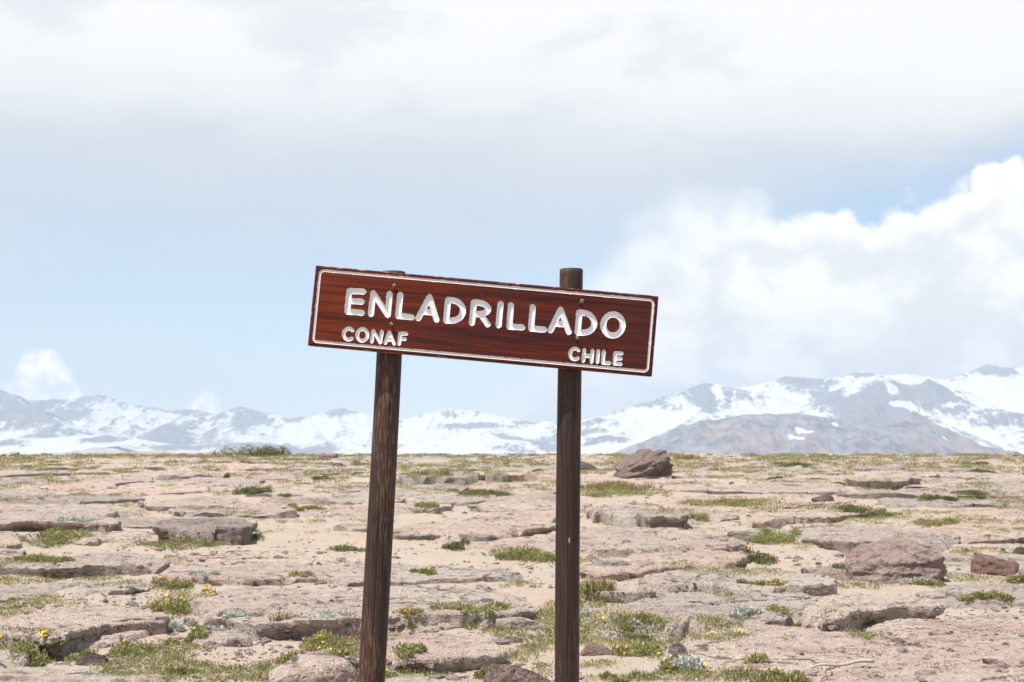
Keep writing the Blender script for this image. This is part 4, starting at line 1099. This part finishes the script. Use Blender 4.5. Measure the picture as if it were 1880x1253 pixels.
def leaves(P_, Dr, ln, wd, r_, curl=0.25):
    """diamond leaves: base points, directions, lengths, widths -> verts, quads split in two by the fold"""
    n = len(P_)
    Dr = Dr / (np.linalg.norm(Dr, axis=1)[:, None] + 1e-9)
    side = np.cross(Dr, r_.normal(size=(n, 3))); side /= np.linalg.norm(side, axis=1)[:, None] + 1e-9
    up = np.cross(side, Dr)
    mid = P_ + Dr * ln[:, None] * 0.5 + up * (ln * curl * 0.35)[:, None]
    tip = P_ + Dr * ln[:, None] - up * (ln * curl * 0.2)[:, None]
    V = np.stack([P_, mid - side * wd[:, None] / 2, tip, mid + side * wd[:, None] / 2], 1).reshape(-1, 3)
    k = np.arange(n) * 4
    F = np.stack([np.stack([k, k + 1, k + 2], -1), np.stack([k, k + 2, k + 3], -1)], 1).reshape(-1, 3)
    return V, F
def cushion(r_, w, dp, h, n, sparse=0.0, lumps=9):
    """points and outward directions through an uneven low cushion"""
    lx = np.clip(r_.normal(0, 0.26, lumps), -.45, .45) * w; ly = np.clip(r_.normal(0, 0.28, lumps), -.45, .45) * dp
    lx[0] = ly[0] = 0
    rr = r_.uniform(0.07, 0.24, lumps)
    hh = (0.35 + 0.65 * rr / 0.24) * r_.uniform(0.55, 1.0, lumps) * h
    k = r_.integers(0, lumps, n)
    v = r_.normal(size=(n, 3)); v[:, 2] = np.abs(v[:, 2]); v /= np.linalg.norm(v, axis=1)[:, None]
    rad = r_.random(n) ** 0.4
    Pp = np.stack([lx[k] + v[:, 0] * rr[k] * w * rad, ly[k] + v[:, 1] * rr[k] * dp * rad, v[:, 2] * hh[k] * rad], -1)
    return Pp, v
def flowers(r_, Pp, k, size):
    c = Pp[np.argsort(-(Pp[:, 2] + r_.normal(0, 0.4, len(Pp)) * Pp[:, 2].max()))[:k]]
    V, F, T = [], [], []
    for i, p in enumerate(c):
        n = r_.normal(size=3) * 0.35 + np.array([-0.1, -0.5, 1.0]); n /= np.linalg.norm(n)
        u = np.cross(n, (1, 0.2, 0)); u /= np.linalg.norm(u); v = np.cross(n, u)
        s = size * r_.uniform(0.7, 1.2); b = len(V)
        q = p + np.array([0, -0.004, 0.012])
        V.append(q - n * s * 0.12)
        for a in range(10):
            th = 2 * pi * a / 10; rr = s * (0.5 if a % 2 == 0 else 0.38)
            V.append(q + u * rr * cos(th) + v * rr * sin(th) + n * s * 0.08)
        for a in range(10):
            F.append((b, b + 1 + a, b + 1 + (a + 1) % 10))
        # raised disc
        b2 = len(V); V.append(q + n * s * 0.16)
        for a in range(5):
            th = 2 * pi * a / 5; V.append(q + u * s * 0.2 * cos(th) + v * s * 0.2 * sin(th) + n * s * 0.02)
        for a in range(5): F.append((b2, b2 + 1 + a, b2 + 1 + (a + 1) % 5))
        T += [r_.random() * 0.6 + 0.4] * 11 + [0.0] * 6
    return np.array(V), np.array(F), np.array(T)
def plant(kind, px, py, wpx, hpx, label, nf=0, name=None, dens=1.0, dpk=0.9, seed=None, grp=None):
    p, _ = sight(px, py)
    if p is None: return
    r_ = np.random.default_rng(int(px * 7 + py * 13) if seed is None else seed)
    s = p[1] / FPX
    w = wpx * s
    # apparent height mixes real height with the depth of the patch seen obliquely
    slope = (EYE - p[2]) / p[1]
    hh = hpx * s
    h = min(0.55 * hh, 0.16 + 0.02 * p[1] ** 0.5) if kind != 'straw' else 0.75 * hh
    if py < 842: h = 1.25 * hh
    dp = max(0.35 * w, min(1.3 * w * dpk, (hh - 0.8 * h) / max(slope, 0.03)))
    root = empty(name or {'green': 'flowering_plant' if nf else 'cushion_plant', 'dark': 'low_shrub', 'silver': 'silver_plant', 'straw': 'grass_tuft'}[kind], (p[0], p[1] + 0.42 * dp, p[2] - 0.005))
    tag(root, label, 'plant' if kind != 'straw' else 'grass', grp)
    ln0 = {'green': 0.026, 'dark': 0.024, 'silver': 0.022, 'straw': 0.11}[kind] * (1 + 0.018 * p[1])
    if py < 842: ln0 *= 1.7
    area = w * dp
    n = int(np.clip(dens * area * 3.2 / (ln0 * ln0 * 0.42), 250, 3600))
    P_, v = cushion(r_, w, dp, h, n, lumps=int(np.clip(6 + 22 * area, 8, 26)))
    # follow the ground under the cushion
    zs = np.array([0.0] * n)
    gx, gy = root.location.x, root.location.y
    cell = {}
    for i in range(n):
        key = (round(P_[i, 0] / 0.05), round(P_[i, 1] / 0.05))
        if key not in cell:
            z_ = drop(gx + key[0] * 0.05, gy + key[1] * 0.05)[0] - root.location.z
            cell[key] = float(np.clip(z_, -0.12, 0.10))
        zs[i] = cell[key]
    P_[:, 2] += zs
    if kind == 'straw':
        ln = ln0 * r_.uniform(0.5, 1.3, n); Dr = v * np.array([0.5, 0.5, 0.2]) + np.array([0.05, 0, 1.0]) + r_.normal(size=(n, 3)) * 0.18
        P_[:, 2] *= 0.3; V, F = leaves(P_, Dr, ln, np.full(n, 0.0055) * (1 + 0.03 * p[1]), r_, 0.15)
    else:
        Dr = v * np.array([1, 1, 0.6]) + np.array([0, 0, 0.55]) + r_.normal(size=(n, 3)) * 0.45
        ln = ln0 * r_.uniform(0.55, 1.3, n)
        V, F = leaves(P_, Dr, ln, ln * (0.42 if kind != 'silver' else 0.62), r_)
    me = raw_mesh('foliage', V, F, smooth=False)
    rel = r_.random(n) * 0.75 + 0.25 * r_.random()
    attr(me, 'tint', np.repeat(rel, 4))
    f = link('foliage', me, M[kind], root)
    if nf:
        Vf, Ff, Tf = flowers(r_, P_, nf, 0.018 * (1 + 0.02 * p[1]))
        mf = raw_mesh('flowers', Vf, Ff, smooth=False); attr(mf, 'tint', Tf)
        link('flowers', mf, M['flower'], root)['kind'] = 'stuff'
    return root
PL = [
 ('green', 322, 1132, 100, 62, 'large yellow-flowered clump filling the gap between two thick slabs at left', 26),
 ('green', 308, 1084, 80, 34, 'yellow-flowered clump directly above the largest clump at left', 18),
 ('silver', 365, 1066, 56, 12, 'small silvery plant right of the upper yellow-flowered clump at left', 0),
 ('green', 42, 1206, 96, 56, 'yellow-flowered clump below the undercut slab at the left edge', 16),
 ('green', 95, 1214, 110, 24, 'thin straggling plant with yellow flowers above the small dark stone', 12),
 ('silver', 312, 1162, 74, 30, 'silvery mat at the foot of the undercut slab', 0),
 ('silver', 425, 1144, 96, 15, 'narrow silvery strip under the left end of the long slab', 0),
 ('silver', 600, 1170, 128, 26, 'wide silvery mat under the long slab just left of the left post', 0),
 ('straw', 523, 1172, 46, 26, 'brownish dry tuft between the two silvery mats under the long slab', 0),
 ('green', 345, 1190, 80, 28, 'sparse plant with yellow flowers on sand below the low slab', 10),
 ('green', 225, 1212, 90, 32, 'pale green mat right of the small dark stone', 3),
 ('green', 330, 1238, 120, 24, 'pale creeping mat at lower left with two yellow flowers', 3),
 ('green', 555, 1222, 150, 40, 'grassy yellow-flowered clump behind the rounded pink rock', 14),
 ('green', 625, 1240, 70, 34, 'green clump touching the left side of the left post', 3),
 ('green', 745, 1228, 88, 30, 'green tuft right of the left post at the bottom', 2),
 ('green', 862, 1152, 130, 24, 'bright green mat in the shade of the long slab between the posts', 0),
 ('green', 745, 1150, 80, 14, 'strip of plants with yellow flowers touching the left post under the slab', 8),
 ('green', 890, 1242, 70, 22, 'small pale green plant above the dark red rock', 2),
 ('straw', 1096, 1100, 62, 44, 'tuft of long dry blades right of the right post', 0),
 ('green', 1088, 1108, 50, 26, 'green clump under the dry blades right of the right post', 0),
 ('silver', 1076, 1132, 34, 26, 'silvery plant at the rounded end of the slab by the right post', 0),
 ('green', 1185, 1174, 112, 30, 'green clump with an orange flower in front of the rounded slab', 4),
 ('silver', 1165, 1152, 44, 16, 'silvery plant against the front of the rounded slab', 0),
 ('green', 1200, 1212, 120, 46, 'large green clump with orange flowers beside the slanting wedge of rock', 14),
 ('silver', 1270, 1244, 96, 46, 'bushy silvery plant on the left edge of the big slab', 0),
 ('green', 1180, 1256, 130, 26, 'yellow-flowered strip at the bottom edge right of the right post', 10),
 ('green', 1430, 1262, 130, 40, 'green plant at the bottom edge below the bleached branch', 4),
 ('green', 1392, 1222, 50, 16, 'tiny green sprigs on the big slab left of the branch', 0),
 ('green', 1445, 1140, 62, 16, 'small orange-flowered plant under the overhanging slab edge', 4),
 ('silver', 1375, 1140, 80, 14, 'faint silvery strip in front of the overhanging slab', 0),
 ('green', 1400, 1076, 74, 17, 'small yellow-flowered strip in the hollow of a slab right of centre', 12),
 ('silver', 1705, 1074, 82, 28, 'silvery plant at the foot of the broad purple-brown boulder', 0),
 ('green', 1700, 1078, 66, 12, 'green strip below the silvery plant at the boulder', 0),
 ('dark', 1556, 1066, 44, 26, 'dark green clump at the left end of the broad boulder', 0),
 ('dark', 1872, 1072, 40, 42, 'dark green shrub cut by the right edge of the picture', 2),
 ('dark', 1405, 1036, 66, 34, 'dark green shrub with an orange flower at the end of a slab', 3),
 ('green', 1425, 1000, 110, 44, 'spreading green patch above the dark shrub right of centre', 4),
 ('green', 1815, 1112, 84, 18, 'small plant with one yellow flower on bare ground at right', 2),
 ('dark', 460, 910, 66, 34, 'rounded olive shrub in the middle distance left of the left post', 2),
 ('dark', 487, 840, 165, 23, 'wide low olive shrub standing on the skyline at left', 0),
 ('green', 85, 1004, 120, 36, 'yellow-flowered patch below the overhanging slab at the left edge', 20),
 ('green', 60, 1034, 95, 24, 'lower yellow-flowered patch at the left edge in the middle distance', 10),
 ('silver', 130, 972, 70, 16, 'silvery plant under the overhanging slab at left', 0),
 ('dark', 466, 992, 30, 30, 'small dark green bush at the right end of the thick block', 0),
 ('green', 325, 1008, 190, 20, 'long pale green strip along the foot of the thick block', 2),
 ('straw', 1140, 906, 150, 34, 'brown and green grass patch below the tilted boulder', 0),
 ('green', 1120, 912, 130, 20, 'green growth under the brown grass below the tilted boulder', 4),
 ('dark', 880, 912, 100, 24, 'dark green patch in the distance between the posts', 0),
 ('dark', 832, 1012, 70, 34, 'dark green shrub beside a small mound between the posts', 0),
 ('green', 965, 1034, 120, 40, 'broad yellow-flowered patch left of the right post', 10),
 ('green', 640, 1012, 78, 22, 'green patch touching the left post in the middle distance', 0),
 ('green', 782, 1056, 56, 20, 'small green clump with yellow flowers above the long slab', 4),
 ('green', 550, 1068, 38, 13, 'single small green tuft on the rock above the long slab', 0),
 ('green', 785, 936, 60, 14, 'pale green clump right of the left post far back', 2),
 ('dark', 1580, 950, 120, 26, 'green shrubby strip above the slab with the dark crack at right', 0),
 ('dark', 1728, 918, 70, 22, 'dark green plant on the far slabs at right', 0),
 ('dark', 1808, 918, 72, 16, 'dark green strip to the right of the far dark green plant', 2),
 ('green', 1720, 968, 90, 18, 'yellow-green strip with flowers along a flat slab at right', 8),
 ('dark', 1800, 872, 56, 14, 'small dark green shrub near the skyline at far right', 0),
 ('dark', 1795, 854, 44, 10, 'dark low bush just under the skyline at far right', 0),
 ('dark', 1458, 858, 66, 13, 'dark brownish bush on the far ground right of the tilted boulder', 0),
 ('straw', 1262, 846, 60, 16, 'orange-tinged dry grass on the skyline beside the tilted boulder', 0),
 ('green', 560, 938, 60, 13, 'light green mat in the distance left of the left post', 0),
 ('dark', 522, 916, 26, 12, 'small dark green ball-shaped plant left of the left post', 0),
 ('green', 1365, 938, 190, 18, 'long grassy strip between far slabs right of the grey block', 4),
 ('green', 1280, 958, 60, 14, 'grass around the right end of the overhanging grey block', 0),
 ('straw', 790, 878, 70, 12, 'brownish grass below the grey slab between the posts', 0),
 ('dark', 590, 882, 40, 9, 'small dark green tuft far back left of the left post', 0),
]
for k in PL:
    kind, px, py, w, h, lab, nf = k
    plant(kind, px, py, w, h, lab, nf)

# creeping ground cover: far too many sprigs to count
def cover():
    r_ = np.random.default_rng(99)
    N = 52000
    py = 836 + 417 * r_.random(N) ** 1.7; px = r_.uniform(-250, 2130, N)
    H = [(*sight(a, b), LASTN) for a, b in zip(px, py)]
    ok = np.array([h[0] is not None and h[0][1] < 70 and h[2] > 0.75 for h in H])
    C = np.array([h[0] if h[0] is not None else (0, 0, 0) for h in H]); on = np.array([h[1] for h in H])
    n = 0.6 * fbm(C[:, 0] * 0.35, C[:, 1] * 0.22, o=2, seed=70) + 0.8 * fbm(C[:, 0] * 1.7, C[:, 1] * 1.2, o=3, seed=73)
    far = sstep(C[:, 1], 15, 55)
    ok &= n > 0.17 - 0.44 * far + np.where(on, 0.20 - 0.04 * far, 0.0) + 0.16 * r_.random(N)
    C = C[ok][:15000]; far = far[ok][:15000]
    S = 0.6 + 0.4 * r_.random(len(C)) + 1.6 * far
    m = 14
    P_ = np.repeat(C, m, 0); s = np.repeat(S, m)
    n = len(P_)
    off = r_.normal(size=(n, 3)) * np.stack([0.040 * s, 0.040 * s, 0 * s], -1)
    P_ = P_ + off; P_[:, 2] += np.abs(r_.normal(0, 0.010, n)) * s
    Dr = r_.normal(size=(n, 3)) * 0.6 + np.array([0, 0, 0.9])
    ln = 0.026 * s * r_.uniform(0.6, 1.4, n)
    V, F = leaves(P_, Dr, ln, ln * 0.42, r_)
    me = raw_mesh('ground_cover', V, F, smooth=False); attr(me, 'tint', np.repeat(np.clip(np.repeat(r_.random(len(C)), m) * 0.6 + 0.4 * r_.random(n), 0, 1), 4))
    o = link('ground_cover', me, M['cover']); tag(o, 'thin creeping green and straw growth scattered between the slabs', 'ground cover', kind='stuff')
    # their flowers
    idx = r_.choice(len(C), 140, replace=False)
    Pf = C[idx] + np.array([0, 0, 0.03])
    Vf, Ff, Tf = flowers(r_, Pf, len(Pf), 0.028)
    mf = raw_mesh('flower_specks', Vf, Ff, smooth=False); attr(mf, 'tint', Tf)
    o2 = link('flower_specks', mf, M['flower'], o); o2['kind'] = 'stuff'
cover()

# gravel
def gravel():
    r_ = np.random.default_rng(5)
    bm = bmesh.new(); bmesh.ops.create_icosphere(bm, subdivisions=1, radius=1.0)
    bv = np.array([v.co[:] for v in bm.verts]); bf = np.array([[v.index for v in f.verts] for f in bm.faces]); bm.free()
    N = 30000
    py = 870 + 383 * r_.random(N) ** 0.7; px = r_.uniform(-250, 2130, N)
    H = [sight(a, b) for a, b in zip(px, py)]
    ok = np.array([h[0] is not None for h in H])
    C = np.array([h[0] if h[0] is not None else (0, 0, 0) for h in H]); on = np.array([h[1] for h in H])
    ok &= (~on | (r_.random(N) > 0.8)) & (vnoise(C[:, 0] * 1.1, C[:, 1] * 0.8, None, 44) > -0.25)
    Cs = C[ok][:5000]
    Ss = np.minimum(0.0048 * r_.lognormal(0, 0.65, len(Cs)) * (1 + 0.05 * Cs[:, 1]), 0.05)
    n = len(Cs)
    V = bv[None] * (1 + 0.35 * r_.normal(size=(n, len(bv), 1)) * 0.6) * Ss[:, None, None] * np.array([1.3, 1.0, 0.7]) + Cs[:, None, :]
    F = bf[None] + (np.arange(n) * len(bv))[:, None, None]
    me = raw_mesh('gravel', V.reshape(-1, 3), F.reshape(-1, 3), smooth=False)
    o = link('gravel', me, M['boulder']); tag(o, 'loose small gravel strewn over the sandy ground', 'gravel', kind='stuff')
gravel()
